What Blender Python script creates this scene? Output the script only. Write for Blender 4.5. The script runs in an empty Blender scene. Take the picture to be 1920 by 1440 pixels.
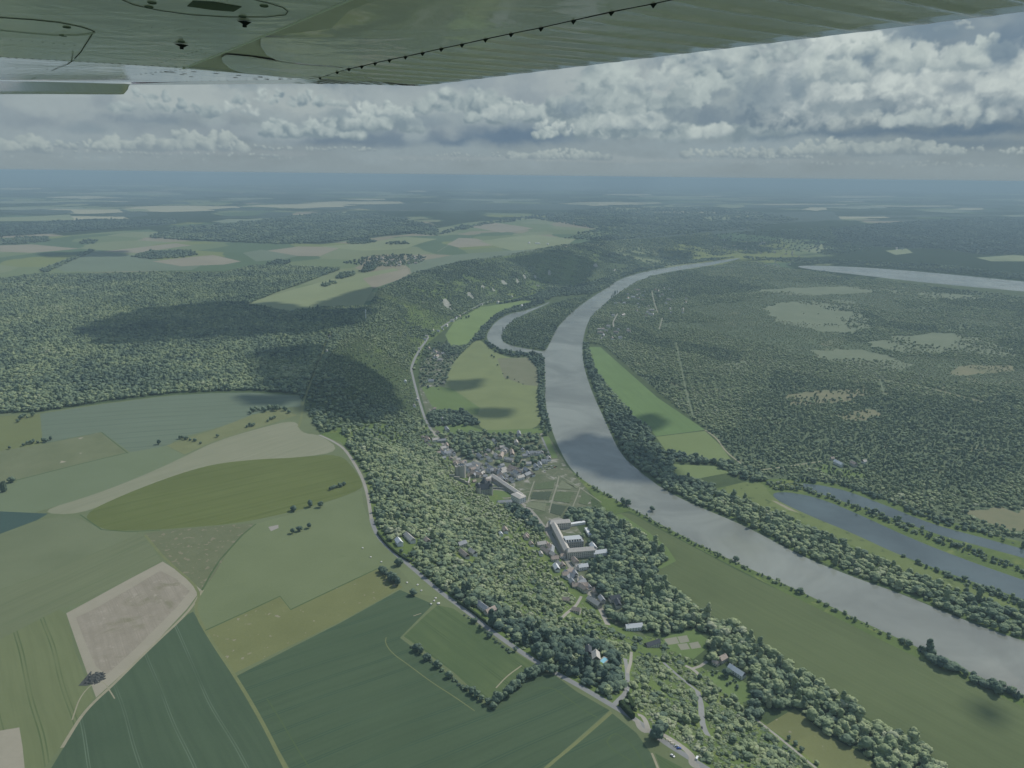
import bpy, bmesh, math, random
import numpy as np
from mathutils import Vector, Matrix, geometry, noise as mnoise

# ------------------------------------------------------------------ camera, world, sun
random.seed(7); RNG = np.random.default_rng(7)
R = math.radians
SC = bpy.context.scene; COL = SC.collection
CAMZ, PITCH, ROLL, FPX = 600.0, R(15.75), R(0.66), 1387.0
SUN_AZ, SUN_EL, SUN_STR, SKY_STR = R(52), R(47), 3.3, 0.09
cp, sp = math.cos(PITCH), math.sin(PITCH)
FWD = Vector((0, cp, -sp)); RT0 = Vector((1, 0, 0)); UP0 = Vector((0, sp, cp))
RT = RT0*math.cos(ROLL) + UP0*math.sin(ROLL); UP = -RT0*math.sin(ROLL) + UP0*math.cos(ROLL)
cam = bpy.data.objects.new('camera', bpy.data.cameras.new('camera')); COL.objects.link(cam)
cam.matrix_world = Matrix(((RT.x, UP.x, -FWD.x, 0), (RT.y, UP.y, -FWD.y, 0), (RT.z, UP.z, -FWD.z, CAMZ), (0, 0, 0, 1)))
cam.data.sensor_width = 36; cam.data.lens = 26.0; cam.data.clip_start = 0.05; cam.data.clip_end = 300000
SC.camera = cam
SC.view_settings.view_transform = 'Standard'; SC.view_settings.look = 'None'
SC.view_settings.exposure = 0.12; SC.view_settings.gamma = 1.0; SC.view_settings.use_curve_mapping = False
SC.cycles.use_denoising = True
SC.cycles.max_bounces = 5; SC.cycles.diffuse_bounces = 2; SC.cycles.glossy_bounces = 2
SC.cycles.volume_bounces = 0; SC.cycles.transparent_max_bounces = 6
SC.cycles.caustics_reflective = False; SC.cycles.caustics_refractive = False

def ray(px, py):
    return (FWD + RT*((px-960)/FPX) + UP*((720-py)/FPX)).normalized()
def lin(*c):
    return tuple(((v/255)/12.92 if v/255 <= 0.04045 else ((v/255+0.055)/1.055)**2.4) for v in c)

class NT:                                                            # small node-tree builder
    def __init__(s, t): s.t = t; s.n = t.nodes; s.l = t.links
    def new(s, ty, **kw):
        n = s.n.new(ty)
        for k, v in kw.items(): setattr(n, k, v)
        return n
    def put(s, sock, v):
        if v is None: return
        if isinstance(v, bpy.types.NodeSocket): s.l.new(v, sock)
        else:
            try: sock.default_value = v
            except Exception: sock.default_value = tuple(v) + (1.0,)
    def m(s, op, a, b=None, c=None, clamp=False):
        n = s.new('ShaderNodeMath', operation=op, use_clamp=clamp)
        for i, v in enumerate((a, b, c)): s.put(n.inputs[i], v)
        return n.outputs[0]
    def v(s, op, a, b=None):
        n = s.new('ShaderNodeVectorMath', operation=op); s.put(n.inputs[0], a); s.put(n.inputs[1], b)
        return n.outputs['Value'] if op in ('LENGTH', 'DOT_PRODUCT') else n.outputs[0]
    def xyz(s, x, y, z=0.0):
        n = s.new('ShaderNodeCombineXYZ')
        for i, q in enumerate((x, y, z)): s.put(n.inputs[i], q)
        return n.outputs[0]
    def sep(s, v):
        n = s.new('ShaderNodeSeparateXYZ'); s.put(n.inputs[0], v); return n.outputs
    def noise(s, vec, scale, detail=4, rough=0.55, dist=0.0, dim='3D'):
        n = s.new('ShaderNodeTexNoise', noise_dimensions=dim); s.put(n.inputs['Vector'], vec)
        n.inputs['Scale'].default_value = scale; n.inputs['Detail'].default_value = detail
        n.inputs['Roughness'].default_value = rough; n.inputs['Distortion'].default_value = dist
        return n.outputs['Fac']
    def ss(s, x, a, b, lo=0.0, hi=1.0):
        n = s.new('ShaderNodeMapRange', interpolation_type='SMOOTHSTEP')
        for i, q in enumerate((x, a, b, lo, hi)): s.put(n.inputs[i], q)
        return n.outputs[0]
    def mix(s, f, a, b):
        n = s.new('ShaderNodeMix', data_type='RGBA'); s.put(n.inputs[0], f); s.put(n.inputs[6], a); s.put(n.inputs[7], b)
        return n.outputs[2]
    def ramp(s, f, stops, interp='LINEAR'):
        n = s.new('ShaderNodeValToRGB'); s.put(n.inputs[0], f); e = n.color_ramp; e.interpolation = interp
        while len(e.elements) > 1: e.elements.remove(e.elements[0])
        e.elements[0].position = stops[0][0]; e.elements[0].color = tuple(stops[0][1]) + (1,)
        for p, c in stops[1:]:
            q = e.elements.new(p); q.color = tuple(c) + (1,)
        return n.outputs[0]

def paint_sky():
    """Radiance of the cloudy part of the sky as a numpy image: columns are bearings, rows elevations, one texel per 1/1387 rad."""
    W, H, S = 2080, 440, 1387.0
    rg = np.random.default_rng(21)
    def lattice(h, w, cell, seed):
        g = np.random.default_rng(seed).random((int(h/cell[1])+4, int(w/cell[0])+4)); y = np.arange(h)/cell[1]; x = np.arange(w)/cell[0]
        yi, xi = y.astype(int), x.astype(int); fy, fx = y-yi, x-xi; fy = fy*fy*(3-2*fy); fx = fx*fx*(3-2*fx)
        a = g[yi][:, xi]*(1-fx)+g[yi][:, xi+1]*fx; b = g[yi+1][:, xi]*(1-fx)+g[yi+1][:, xi+1]*fx
        return a*(1-fy[:, None])+b*fy[:, None]
    def fbm(cx, cy, oct_=5, seed=0, gain=.55):
        o = np.zeros((H, W)); am = 1.0; t = 0
        for k in range(oct_): o += am*lattice(H, W, (max(1.5, cx/2**k), max(1.5, cy/2**k)), seed*31+k); t += am; am *= gain
        return o/t-0.5
    X, Y = np.meshgrid(np.arange(W), np.arange(H))                    # row 0 = lowest elevation
    EL0 = -0.012
    def at(px, py): r = ray(px, py); return math.atan2(r.x, r.y)*S+W/2, (math.asin(r.z)-EL0)*S
    c = lambda *v: np.array(lin(*v))
    img = np.zeros((H, W, 3)); el = Y/S+EL0
    t = np.clip((el-0.01)/0.16, 0, 1)[..., None]; img[:] = c(133, 147, 152)*(1-t)+c(122, 138, 148)*t
    img *= (1+.30*fbm(300, 70, 4, 3)+.16*fbm(60, 22, 4, 4))[..., None]
    sm = lambda x, a, b: (lambda q: q*q*(3-2*q))(np.clip((x-a)/(b-a), 0, 1))
    N1, N2, N3 = fbm(46, 38, 5, 7), fbm(15, 13, 4, 9), fbm(110, 46, 5, 12)
    def smear(px, py, rx, ry, col, am, rag=.55):
        x, y = at(px, py); d = np.sqrt(((X-x)/rx)**2+((Y-y)/ry)**2)+rag*(N1*1.5+N3*1.3); a = (am*sm(-d, -1.15, -.25))[..., None]; img[:] = img*(1-a)+c(*col)*a
    # soft decks and dark bases
    for s in [(130,200,190,34,(136,149,155),.8),(420,190,200,26,(146,158,161),.8),(330,182,90,22,(160,171,172),.7),(560,180,110,20,(158,170,170),.7),(740,180,120,26,(138,151,157),.8),
              (640,262,260,14,(104,123,138),.8),(230,222,50,12,(108,126,139),.8),(70,222,90,18,(132,146,153),.7),(960,255,190,24,(98,119,137),.95),(820,250,120,20,(106,125,140),.8),
              (1180,190,140,80,(140,153,157),.85),(1380,170,120,70,(134,148,154),.85),(1480,200,110,60,(118,135,146),.8),(1640,246,330,13,(98,118,134),.95),(1850,240,130,18,(96,117,134),.95),
              (1400,140,320,60,(150,162,165),.6),(1120,205,260,36,(146,158,162),.55),(600,205,380,32,(148,160,163),.55),(1700,190,260,50,(142,155,160),.5),(1720,80,130,45,(112,130,143),.8),(1880,110,70,60,(104,124,141),.9),(1330,240,160,18,(108,127,140),.8),(1450,250,120,16,(104,124,138),.8),(1500,120,120,26,(150,162,164),.7),
              (1830,270,160,12,(110,128,140),.8),(350,285,300,6,(138,150,155),.6),(1100,300,500,5,(142,154,158),.6)]: smear(*s)
    for (px0, px1, py0, py1, n_, sd) in ((0, 1000, 150, 215, 46, 1), (0, 900, 215, 262, 26, 2), (1000, 1920, 20, 230, 40, 3)):
        r = np.random.default_rng(sd)
        for _ in range(n_):
            v_ = r.uniform(-1, 1); smear(r.uniform(px0, px1), r.uniform(py0, py1), r.uniform(25, 75), r.uniform(9, 22), tuple(np.array((137, 151, 157))+v_*np.array((21, 20, 15))), r.uniform(.35, .7), .8)
    for s in [(120,190,150,30,(152,164,166),.7),(300,176,130,26,(160,171,171),.75),(560,186,170,28,(160,171,171),.75),(760,176,150,34,(150,162,165),.7),(880,205,120,36,(154,166,168),.6),(1000,160,200,40,(146,158,163),.7),(1150,150,170,55,(158,169,170),.8),(1260,180,150,70,(160,171,172),.8),(1380,120,140,50,(158,169,170),.7),(1500,95,170,40,(152,164,167),.75),(1480,180,90,50,(138,152,158),.6),(180,255,150,18,(142,155,160),.6),(420,250,140,14,(138,151,157),.6),(1120,225,120,30,(150,162,165),.6)]: smear(*s, .9)
    def cumulus(px, py, w, h, n, top=(172, 184, 182), base=(116, 133, 143), seed=0, rmin=.16, rmax=.42, soft=.22):
        """Heap of puffs over a flat base at (px, py), w wide and h high; every puff is shaded as a ball lit from the upper right."""
        r = np.random.default_rng(seed+100); cx, by = at(px, py)
        hump = [(r.uniform(-.42, .42), r.uniform(.55, 1.0), r.uniform(.12, .26)) for _ in range(4)]
        P = []
        for _ in range(n):
            u = r.uniform(-.5, .5); env = max(a*math.exp(-((u-m)/s)**2) for m, a, s in hump)*(1-(abs(u)*2)**4)+.12
            v = r.random()**.8*env; P.append((u*w, v*h*.72, h*r.uniform(rmin, rmax)*.8*(.45+.55*(1-v/1.1))))
        P.sort(key=lambda p: -p[1])
        for k, (dx, dy, rr) in enumerate(P):
            x, y = cx+dx, by+dy+rr*.3; R_ = rr*1.5; x0, x1, y0, y1 = int(max(0, x-R_)), int(min(W, x+R_+1)), int(max(0, y-R_)), int(min(H, y+R_+1))
            if x1 <= x0 or y1 <= y0: continue
            xs, ys = X[y0:y1, x0:x1]-x, Y[y0:y1, x0:x1]-y; d = np.hypot(xs, ys)/rr
            d = d+1.1*N1[y0:y1, x0:x1]+.8*N2[y0:y1, x0:x1]
            al = sm(-d, -1.0, -1.0+1.7*soft)*sm(Y[y0:y1, x0:x1], by-h*.06, by+h*.10)
            nx, ny = np.clip(xs/rr, -1, 1), np.clip(ys/rr, -1, 1); nz = np.sqrt(np.clip(1-nx*nx-ny*ny, 0, 1))
            li = .16+.46*ny+.24*nx+.16*nz+1.0*N2[y0:y1, x0:x1]+.7*N1[y0:y1, x0:x1]+.5*N3[y0:y1, x0:x1]
            hh = np.clip((Y[y0:y1, x0:x1]-by)/h, 0, 1.2); li = np.clip((li*.85+.44*hh-.45)*1.25+.45, 0, 1)
            col = c(*base)*(1-li[..., None])+c(*top)*li[..., None]; a = al[..., None]; img[y0:y1, x0:x1] = img[y0:y1, x0:x1]*(1-a)+col*a
    lowt = (160, 172, 171); lowb = (126, 141, 148)
    for i, q in enumerate([(1600,311,330,10,60),(1830,316,220,8,30),(1180,306,420,9,60),(700,303,400,8,40),(200,300,300,7,30),(1420,310,160,6,16)]): cumulus(*q, (150, 162, 163), (134, 148, 153), i)
    for i, q in enumerate([(1045,300,180,30,90),(1385,297,190,26,90),(1620,293,260,40,130),(245,284,95,38,70),(380,284,130,44,90),(25,287,90,44,60),(330,293,330,10,60),(560,283,260,14,50),(1850,292,180,22,50),(120,282,110,22,40),(1480,299,90,14,24),(900,296,160,12,30)]): cumulus(*q, lowt, lowb, 20+i)
    for i, q in enumerate([(1090,262,170,34,90),(585,260,160,48,90),(715,248,130,58,90),(985,234,200,54,130),(310,216,160,46,60),(550,200,180,34,50),(1230,262,260,190,200),(1370,252,190,170,120),(1130,220,180,90,70),(860,215,150,60,50),(1480,236,130,120,60),(1300,150,140,60,40),(1430,120,160,50,40)]):
        cumulus(*q, (174, 186, 184), (120, 137, 145), 50+i, soft=.5 if i > 3 else .28)
    cumulus(1400, 238, 130, 110, 60, (150, 163, 165), (116, 133, 144), 70, soft=.36)
    cumulus(1515, 240, 120, 130, 60, (156, 168, 168), (114, 131, 142), 71, soft=.34)
    cumulus(1612, 240, 245, 185, 200, (188, 198, 195), (108, 126, 138), 72); cumulus(1680, 241, 200, 50, 80, (174, 185, 183), (124, 139, 147), 73)
    cumulus(1840, 220, 240, 150, 170, (186, 196, 193), (108, 126, 139), 74); cumulus(1850, 112, 60, 46, 36, (174, 186, 184), (130, 145, 152), 75); cumulus(1785, 62, 50, 24, 16, (160, 172, 172), (126, 142, 150), 76)
    cumulus(1620, 130, 110, 60, 40, (180, 191, 188), (128, 143, 150), 77)
    for q in [(1650,196,70,20,(124,140,149),.75),(1575,205,60,16,(126,142,150),.7),(1617,112,34,15,(112,131,144),.85),(1722,120,14,46,(112,131,144),.8),(1440,175,46,50,(122,139,149),.6),(1497,150,22,40,(118,136,147),.7),
              (1790,165,44,14,(124,140,150),.7),(1320,222,70,14,(116,133,144),.7),(1395,140,30,26,(124,141,150),.6),(1080,205,30,22,(116,134,146),.7),(1180,215,30,16,(128,144,151),.6),(1890,190,50,14,(124,141,150),.6),(1760,60,60,24,(114,133,146),.8),(1880,80,40,50,(108,128,143),.8),
              (800,225,50,14,(120,137,147),.6),(640,215,30,10,(122,139,148),.6),(300,225,60,10,(116,133,144),.7),(180,245,50,10,(122,139,148),.6),(1240,245,60,8,(112,130,142),.7)]: smear(*q, 1.0)
    for i, q in enumerate([(1235,170,90,60,30),(1345,130,60,60,24),(1560,160,90,60,34),(1690,140,70,60,30),(1600,110,60,34,20),(1790,135,60,50,24),(1175,245,110,50,40),(1330,262,60,34,24),(1760,238,150,44,40),(450,216,60,26,18),(690,222,70,34,26),(950,225,90,34,30),(1040,245,70,24,20),(1290,120,80,30,20)]):
        cumulus(q[0], q[1], q[2], q[3], q[4]//2+6, (180, 191, 188), (136, 151, 157), 90+i, .3, .6, .42)
    # fray every edge a little
    sx, sy = (fbm(20, 16, 4, 15)*16+fbm(5, 5, 2, 16)*4), (fbm(20, 16, 4, 17)*12+fbm(5, 5, 2, 18)*3); k = np.clip(el/.06, .15, 1)
    ix = np.clip(X+sx*k, 0, W-1).astype(int); iy = np.clip(Y+sy*k, 0, H-1).astype(int); img = img[iy, ix]
    b = img.copy()
    for s in (-1, 1): b += np.roll(img, s, 1)+np.roll(img, s, 0)
    img = b/5*(1+.05*fbm(8, 7, 3, 22)[..., None])
    hz = sm(el, -0.002, 0.015)[..., None]; img = c(131, 145, 150)*(1-hz)*(1+.03*fbm(400, 12, 3, 30)[..., None])+img*hz
    return img, W, H, S, EL0

def build_world():
    w = bpy.data.worlds.new('World'); SC.world = w; w.use_nodes = True
    w.node_tree.nodes.clear(); T = NT(w.node_tree)
    out = T.new('ShaderNodeOutputWorld'); bg = T.new('ShaderNodeBackground'); T.l.new(bg.outputs[0], out.inputs[0])
    sky = T.new('ShaderNodeTexSky', sky_type='NISHITA', sun_disc=False)
    sky.sun_elevation = SUN_EL; sky.sun_rotation = SUN_AZ; sky.altitude = 600; sky.dust_density = 2.0
    d = T.new('ShaderNodeTexCoord').outputs['Generated']
    x, y, z = T.sep(d); az = T.m('ARCTAN2', x, y); el = T.m('ARCSINE', z)
    px, W, H, S, E0 = paint_sky()
    im = bpy.data.images.new('cloud_cover', W, H, float_buffer=True, is_data=True)
    im.pixels.foreach_set(np.dstack([px, np.ones((H, W))]).astype(np.float32).ravel()); im.update(); im.pack()
    uv = T.xyz(T.m('ADD', T.m('MULTIPLY', az, S/W), 0.5), T.m('MULTIPLY', T.m('SUBTRACT', el, E0), S/H))
    tx = T.new('ShaderNodeTexImage', extension='EXTEND', interpolation='Linear'); tx.image = im; T.l.new(uv, tx.inputs[0])
    nsky = T.v('MULTIPLY', sky.outputs[0], (SKY_STR,)*3)
    # higher up the cover breaks: open sky plus a blue fill added to lift shade
    hi = T.ss(z, 0.22, 0.55)
    col = T.mix(T.m('MULTIPLY', hi, 0.85), tx.outputs[0], T.v('ADD', T.v('MULTIPLY', nsky, (1.1, 1.1, 1.1)), (0.115, 0.155, 0.20)))
    T.l.new(col, bg.inputs[0]); bg.inputs[1].default_value = 1.0
    w.cycles.sampling_method = 'MANUAL'; w.cycles.sample_map_resolution = 512
build_world()
SUND = Vector((math.sin(SUN_AZ)*math.cos(SUN_EL), math.cos(SUN_AZ)*math.cos(SUN_EL), math.sin(SUN_EL)))
sl = bpy.data.lights.new('sun', 'SUN'); sl.energy = SUN_STR; sl.angle = R(0.53); sl.color = (1.0, 0.95, 0.86)
so = bpy.data.objects.new('sun', sl); COL.objects.link(so)
so.rotation_euler = (-SUND).to_track_quat('-Z', 'Y').to_euler()

# ------------------------------------------------------------------ helpers
def tag(o, label=None, cat=None, group=None, kind=None):
    if label: o['label'] = label
    if cat: o['category'] = cat
    if group: o['group'] = group
    if kind: o['kind'] = kind
    return o
def empty(name, loc, rz=0, label=None, cat=None, group=None):
    o = bpy.data.objects.new(name, None); COL.objects.link(o); o.location = loc; o.rotation_euler = (0, 0, rz)
    o.empty_display_size = 1
    return tag(o, label, cat, group)
def mesh_np(name, verts, faces, mat=None, parent=None, smooth=False):
    me = bpy.data.meshes.new(name); me.from_pydata([tuple(v) for v in verts], [], [tuple(f) for f in faces])
    if smooth: me.shade_smooth()
    if mat: me.materials.append(mat)
    o = bpy.data.objects.new(name, me); COL.objects.link(o)
    if parent: o.parent = parent
    return o

# ------------------------------------------------------------------ terrain: plateau, chalk slope, valley floor
VAL, PLA = 4.0, 108.0
def plane_hit(pts, z):
    return np.array([(lambda r: (r.x*(z-CAMZ)/r.z, r.y*(z-CAMZ)/r.z))(ray(*p)) for p in pts])
CREST_PX = [(1720,1640),(1500,1530),(1330,1440),(1270,1405),(1225,1372),(1185,1343),(1150,1320),(1085,1281),(1012,1240),(935,1187),(885,1145),(825,1100),
            (778,1057),(742,1025),(716,997),(704,965),(700,930),(694,890),(668,855),(648,830),(625,800),(625,740),(655,680),(690,600),
            (708,548),(775,515),(865,492),(960,478),(1050,462),(1130,455),(1230,447),(1330,436),(1420,432),(1500,428),(1620,420),(1750,412),(1920,405),(2300,395)]
FOOT_PX = [(1800,1600),(1640,1500),(1560,1445),(1490,1398),(1420,1345),(1350,1275),(1250,1205),(1150,1170),(1095,1105),(1052,1050),(1022,1000),(985,955),(925,925),(862,880),
           (832,842),(806,795),(786,730),(780,682),(806,640),(856,600),(905,575),(985,555),(1085,535),(1170,513),(1250,491),(1385,478),
           (1480,484),(1600,487),(1750,494),(1920,512),(2300,560)]
CREST = plane_hit(CREST_PX, PLA); FOOT = plane_hit(FOOT_PX, VAL)
def closed(poly, left):
    a, b = poly[0], poly[-1]
    return np.vstack([poly, left])
BIG = 250000
PLAT_POLY = np.vstack([CREST, [(BIG, CREST[-1][1]), (BIG, BIG), (-BIG, BIG), (-BIG, -BIG), (CREST[0][0], -BIG)]])
VAL_POLY = np.vstack([FOOT, [(BIG, FOOT[-1][1]), (BIG, -BIG), (FOOT[0][0], -BIG)]])
def pip(P, poly):
    x, y = P[:, 0], P[:, 1]; ins = np.zeros(len(P), bool); n = len(poly)
    for i in range(n):
        x1, y1 = poly[i]; x2, y2 = poly[(i+1) % n]
        if y1 == y2: continue
        c = (y1 > y) != (y2 > y)
        ins ^= c & (x < (x2-x1)*(y-y1)/(y2-y1)+x1)
    return ins
def dist_line(P, line):
    best = np.full(len(P), 1e30)
    for i in range(len(line)-1):
        a = line[i]; d = line[i+1]-a; L = d@d
        t = np.clip(((P-a)@d)/max(L, 1e-9), 0, 1)
        q = a + t[:, None]*d
        best = np.minimum(best, ((P-q)**2).sum(1))
    return np.sqrt(best)
def height(P):
    P = np.asarray(P, float).reshape(-1, 2)
    inp, inv = pip(P, PLAT_POLY), pip(P, VAL_POLY)
    dc, df = dist_line(P, CREST), dist_line(P, FOOT)
    x, y = P[:, 0], P[:, 1]
    und = 5*np.sin(x/410+1.3)*np.sin(y/530+.4) + 3*np.sin(x/170+y/230)
    und = und*np.clip((dc-20)/350, 0, 1)
    t = df/(df+dc+1e-6); s = t*t*(3-2*t)*0.6 + t*0.4
    gull = 5*np.sin(x/37+y/61)*np.sin(y/47-x/90)*4*t*(1-t)
    h = VAL + (PLA-VAL)*s + gull
    r_ = np.hypot(x, y); hill = np.clip((r_-11000)/16000, 0, 1)*(34*np.sin(x/5200+1)*np.sin(y/7300+x/9100)+26*np.sin(x/2300-y/3900)+18)
    h = np.where(inp, PLA + und + hill, h)
    return np.where(inv, VAL, h)
def to_ground(pts):
    D = np.array([tuple(ray(*p)) for p in pts], float)
    D[:, 2] = np.minimum(D[:, 2], -0.0045)
    t0 = (CAMZ-205)/-D[:, 2]; t1 = (CAMZ-VAL+0.01)/-D[:, 2]
    lo, hi = t0.copy(), t1.copy(); found = np.zeros(len(D), bool); prev = t0.copy()
    for k in range(1, 49):
        t = t0+(t1-t0)*k/48
        hit = (CAMZ + D[:, 2]*t <= height(D[:, :2]*t[:, None])) & ~found
        lo[hit] = prev[hit]; hi[hit] = t[hit]; found |= hit; prev = t
    for _ in range(14):
        m = (lo+hi)/2; below = CAMZ + D[:, 2]*m <= height(D[:, :2]*m[:, None])
        hi = np.where(below, m, hi); lo = np.where(below, lo, m)
    return D[:, :2]*hi[:, None]
def ground3(pts):
    g = to_ground(pts); return np.column_stack([g, height(g)])
def to_px(P):
    P = np.asarray(P, float); d = P - np.array([0, 0, CAMZ])
    f = d@np.array(FWD); r = d@np.array(RT); u = d@np.array(UP)
    f = np.where(f > 1, f, 1)
    return np.column_stack([960+FPX*r/f, 720-FPX*u/f, f])
#@@TERRAIN
HAZE_NEAR = (0.012, 0.019, 0.025); IRR = 1.0
def alb(*c, hz=1.0):
    return tuple(min(0.75, max(0.006, l-h*hz)/IRR) for l, h in zip(lin(*c), HAZE_NEAR))
MATS = {}
def ground_mat(name, c, c2=None, scale=0.02, amt=0.5, fine=0.35, tram=None, rough=0.95, bare=None, speck=None):
    """Soil or crop: two tones broken up by noise; tram = (bearing, spacing, width, colour) wheel tracks."""
    if name in MATS: return MATS[name]
    m = bpy.data.materials.new(name); m.use_nodes = True; T = NT(m.node_tree); b = T.n['Principled BSDF']
    pos = T.new('ShaderNodeNewGeometry').outputs['Position']
    px, py, pz = T.sep(pos); p2 = T.xyz(px, py, 0.0)
    c2 = tuple(q*0.90 for q in c2) if c2 else tuple(q*0.78 for q in c)
    a = T.noise(p2, scale, 5, 0.6, 0.4); f = T.noise(p2, 0.35, 3, 0.7)
    k = T.m('ADD', T.m('MULTIPLY', T.m('SUBTRACT', a, 0.5), amt*2.4), T.m('MULTIPLY', T.m('SUBTRACT', f, 0.5), fine*1.6))
    k = T.m('ADD', k, 0.5, clamp=True)
    col = T.mix(k, c2, c)
    if bare:                                                        # streaks of another tone
        q = T.noise(p2, bare[0], 6, 0.65, 0.8); col = T.mix(T.ss(q, bare[1], bare[1]+0.12), col, bare[2])
    if speck:                                                       # small pale or dark specks
        q = T.noise(p2, speck[0], 2, 0.5); col = T.mix(T.ss(q, speck[1], speck[1]+0.05), col, speck[2])
    if tram:
        an, spc, wd, tc = tram
        if isinstance(an, tuple):
            g_ = to_ground(an); an = math.atan2(g_[1][1]-g_[0][1], g_[1][0]-g_[0][0])+math.pi/2
        wob = T.m('MULTIPLY', T.m('SUBTRACT', T.noise(p2, 0.004, 1), 0.5), 22.0)
        d = T.m('ADD', T.m('ADD', T.m('MULTIPLY', px, math.cos(an)), T.m('MULTIPLY', py, math.sin(an))), wob)
        md = T.m('ABSOLUTE', T.m('SUBTRACT', T.m('FLOORED_MODULO', d, spc), spc*0.5))
        tr = T.m('LESS_THAN', T.m('ABSOLUTE', T.m('SUBTRACT', md, wd*1.1)), wd*0.42)
        fade = T.ss(T.noise(p2, 0.012, 2), 0.3, 0.6, 0.25, 1.0)
        col = T.mix(T.m('MULTIPLY', tr, fade), col, tc)
        al_ = T.m('SUBTRACT', T.m('MULTIPLY', py, math.cos(an)), T.m('MULTIPLY', px, math.sin(an)))
        st = T.noise(T.xyz(T.m('MULTIPLY', d, 0.16), T.m('MULTIPLY', al_, 0.006)), 1.0, 4, 0.65); col = T.mix(T.ss(st, 0.35, 0.75, 0.0, 0.45), col, tuple(q*0.82 for q in c2))
        # broad sowing passes
        ps = T.m('SINE', T.m('MULTIPLY', d, 2*math.pi/(spc*0.25))); col = T.mix(T.m('MULTIPLY', T.m('ADD', ps, 1.0), 0.05), col, c2)
    T.l.new(col, b.inputs['Base Color']); b.inputs['Roughness'].default_value = rough
    b.inputs['Specular IOR Level'].default_value = 0.15
    MATS[name] = m; return m
def flat_mat(name, c, var=0.2, scale=0.4, rough=0.8, spec=0.3, metal=0.0):
    if name in MATS: return MATS[name]
    m = bpy.data.materials.new(name); m.use_nodes = True; T = NT(m.node_tree); b = T.n['Principled BSDF']
    pos = T.new('ShaderNodeNewGeometry').outputs['Position']
    n = T.noise(pos, scale, 4, 0.6)
    col = T.mix(n, tuple(q*(1-var) for q in c), tuple(min(1, q*(1+var)) for q in c))
    T.l.new(col, b.inputs['Base Color']); b.inputs['Roughness'].default_value = rough
    b.inputs['Specular IOR Level'].default_value = spec; b.inputs['Metallic'].default_value = metal
    MATS[name] = m; return m
def water_mat(name, c, rough=0.12, bump=0.09):
    m = bpy.data.materials.new(name); m.use_nodes = True; T = NT(m.node_tree); b = T.n['Principled BSDF']
    pos = T.new('ShaderNodeNewGeometry').outputs['Position']
    n = T.ss(T.noise(pos, 0.0045, 5, 0.62, 0.8), 0.3, 0.7)  # broad random tones in the base colour, painted for soft cloud reflections
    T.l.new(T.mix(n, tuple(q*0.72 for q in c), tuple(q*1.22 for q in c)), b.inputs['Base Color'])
    T.l.new(T.ss(T.noise(pos, 0.009, 4, 0.6, 0.6), 0.35, 0.65, rough*0.4, rough*2.2), b.inputs['Roughness']); b.inputs['IOR'].default_value = 1.33
    w1 = T.m('ADD', T.noise(pos, 0.16, 4, 0.6, 0.2), T.m('MULTIPLY', T.noise(pos, 0.55, 2), 0.5)); gust = T.ss(T.noise(pos, 0.012, 3), 0.35, 0.65, 0.3, 1.0)
    bp = T.new('ShaderNodeBump'); bp.inputs['Strength'].default_value = bump; bp.inputs['Distance'].default_value = 1.0
    T.l.new(T.m('MULTIPLY', w1, gust), bp.inputs['Height']); T.l.new(bp.outputs[0], b.inputs['Normal'])
    MATS[name] = m; return m
def far_mat(name, woods=True, cell=(620, 900)):
    """Open country: a patchwork of woods, crops and stubble, drawn from cells of field size."""
    m = bpy.data.materials.new(name); m.use_nodes = True; T = NT(m.node_tree); b = T.n['Principled BSDF']
    pos = T.new('ShaderNodeNewGeometry').outputs['Position']; px, py, pz = T.sep(pos); p2 = T.xyz(px, py, 0.0)
    wv = T.noise(p2, 0.0012, 3)
    pv = T.v('ADD', p2, T.xyz(T.m('MULTIPLY', wv, 500.0), T.m('MULTIPLY', wv, -350.0)))
    vo = T.new('ShaderNodeTexVoronoi', voronoi_dimensions='2D'); T.put(vo.inputs['Vector'], T.v('MULTIPLY', pv, (1/cell[0], 1/cell[1], 1)))
    vo.inputs['Scale'].default_value = 1.0
    cr = T.sep(vo.outputs['Color'])[0]
    fields = T.ramp(cr, [(0.0, alb(88, 108, 88)), (0.25, alb(110, 124, 96)), (0.45, alb(122, 132, 105)), (0.62, alb(84, 104, 84)),
                         (0.78, alb(138, 134, 118)), (0.9, alb(118, 128, 88))], 'CONSTANT')
    wood = T.ss(T.m('ADD', T.noise(p2, 0.00042, 5, 0.6, 0.6), T.m('MULTIPLY', T.sep(vo.outputs['Color'])[1], 0.08)), 0.485, 0.515)
    wn = T.noise(p2, 0.02, 3, 0.6)
    wc = T.mix(wn, (0.018, 0.032, 0.020), (0.045, 0.066, 0.034))
    col = T.mix(wood, fields, wc) if woods else T.mix(T.m('MULTIPLY', T.noise(p2, 0.004, 4), 0.35), fields, alb(104, 118, 100))
    vil = T.ss(T.noise(p2, 0.0009, 2), 0.66, 0.72)
    dots = T.ss(T.noise(p2, 0.03, 1), 0.62, 0.66)
    col = T.mix(T.m('MULTIPLY', vil, dots), col, (0.32, 0.29, 0.26))
    T.l.new(col, b.inputs['Base Color']); b.inputs['Roughness'].default_value = 1.0; b.inputs['Specular IOR Level'].default_value = 0.0
    MATS[name] = m; return m

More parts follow.
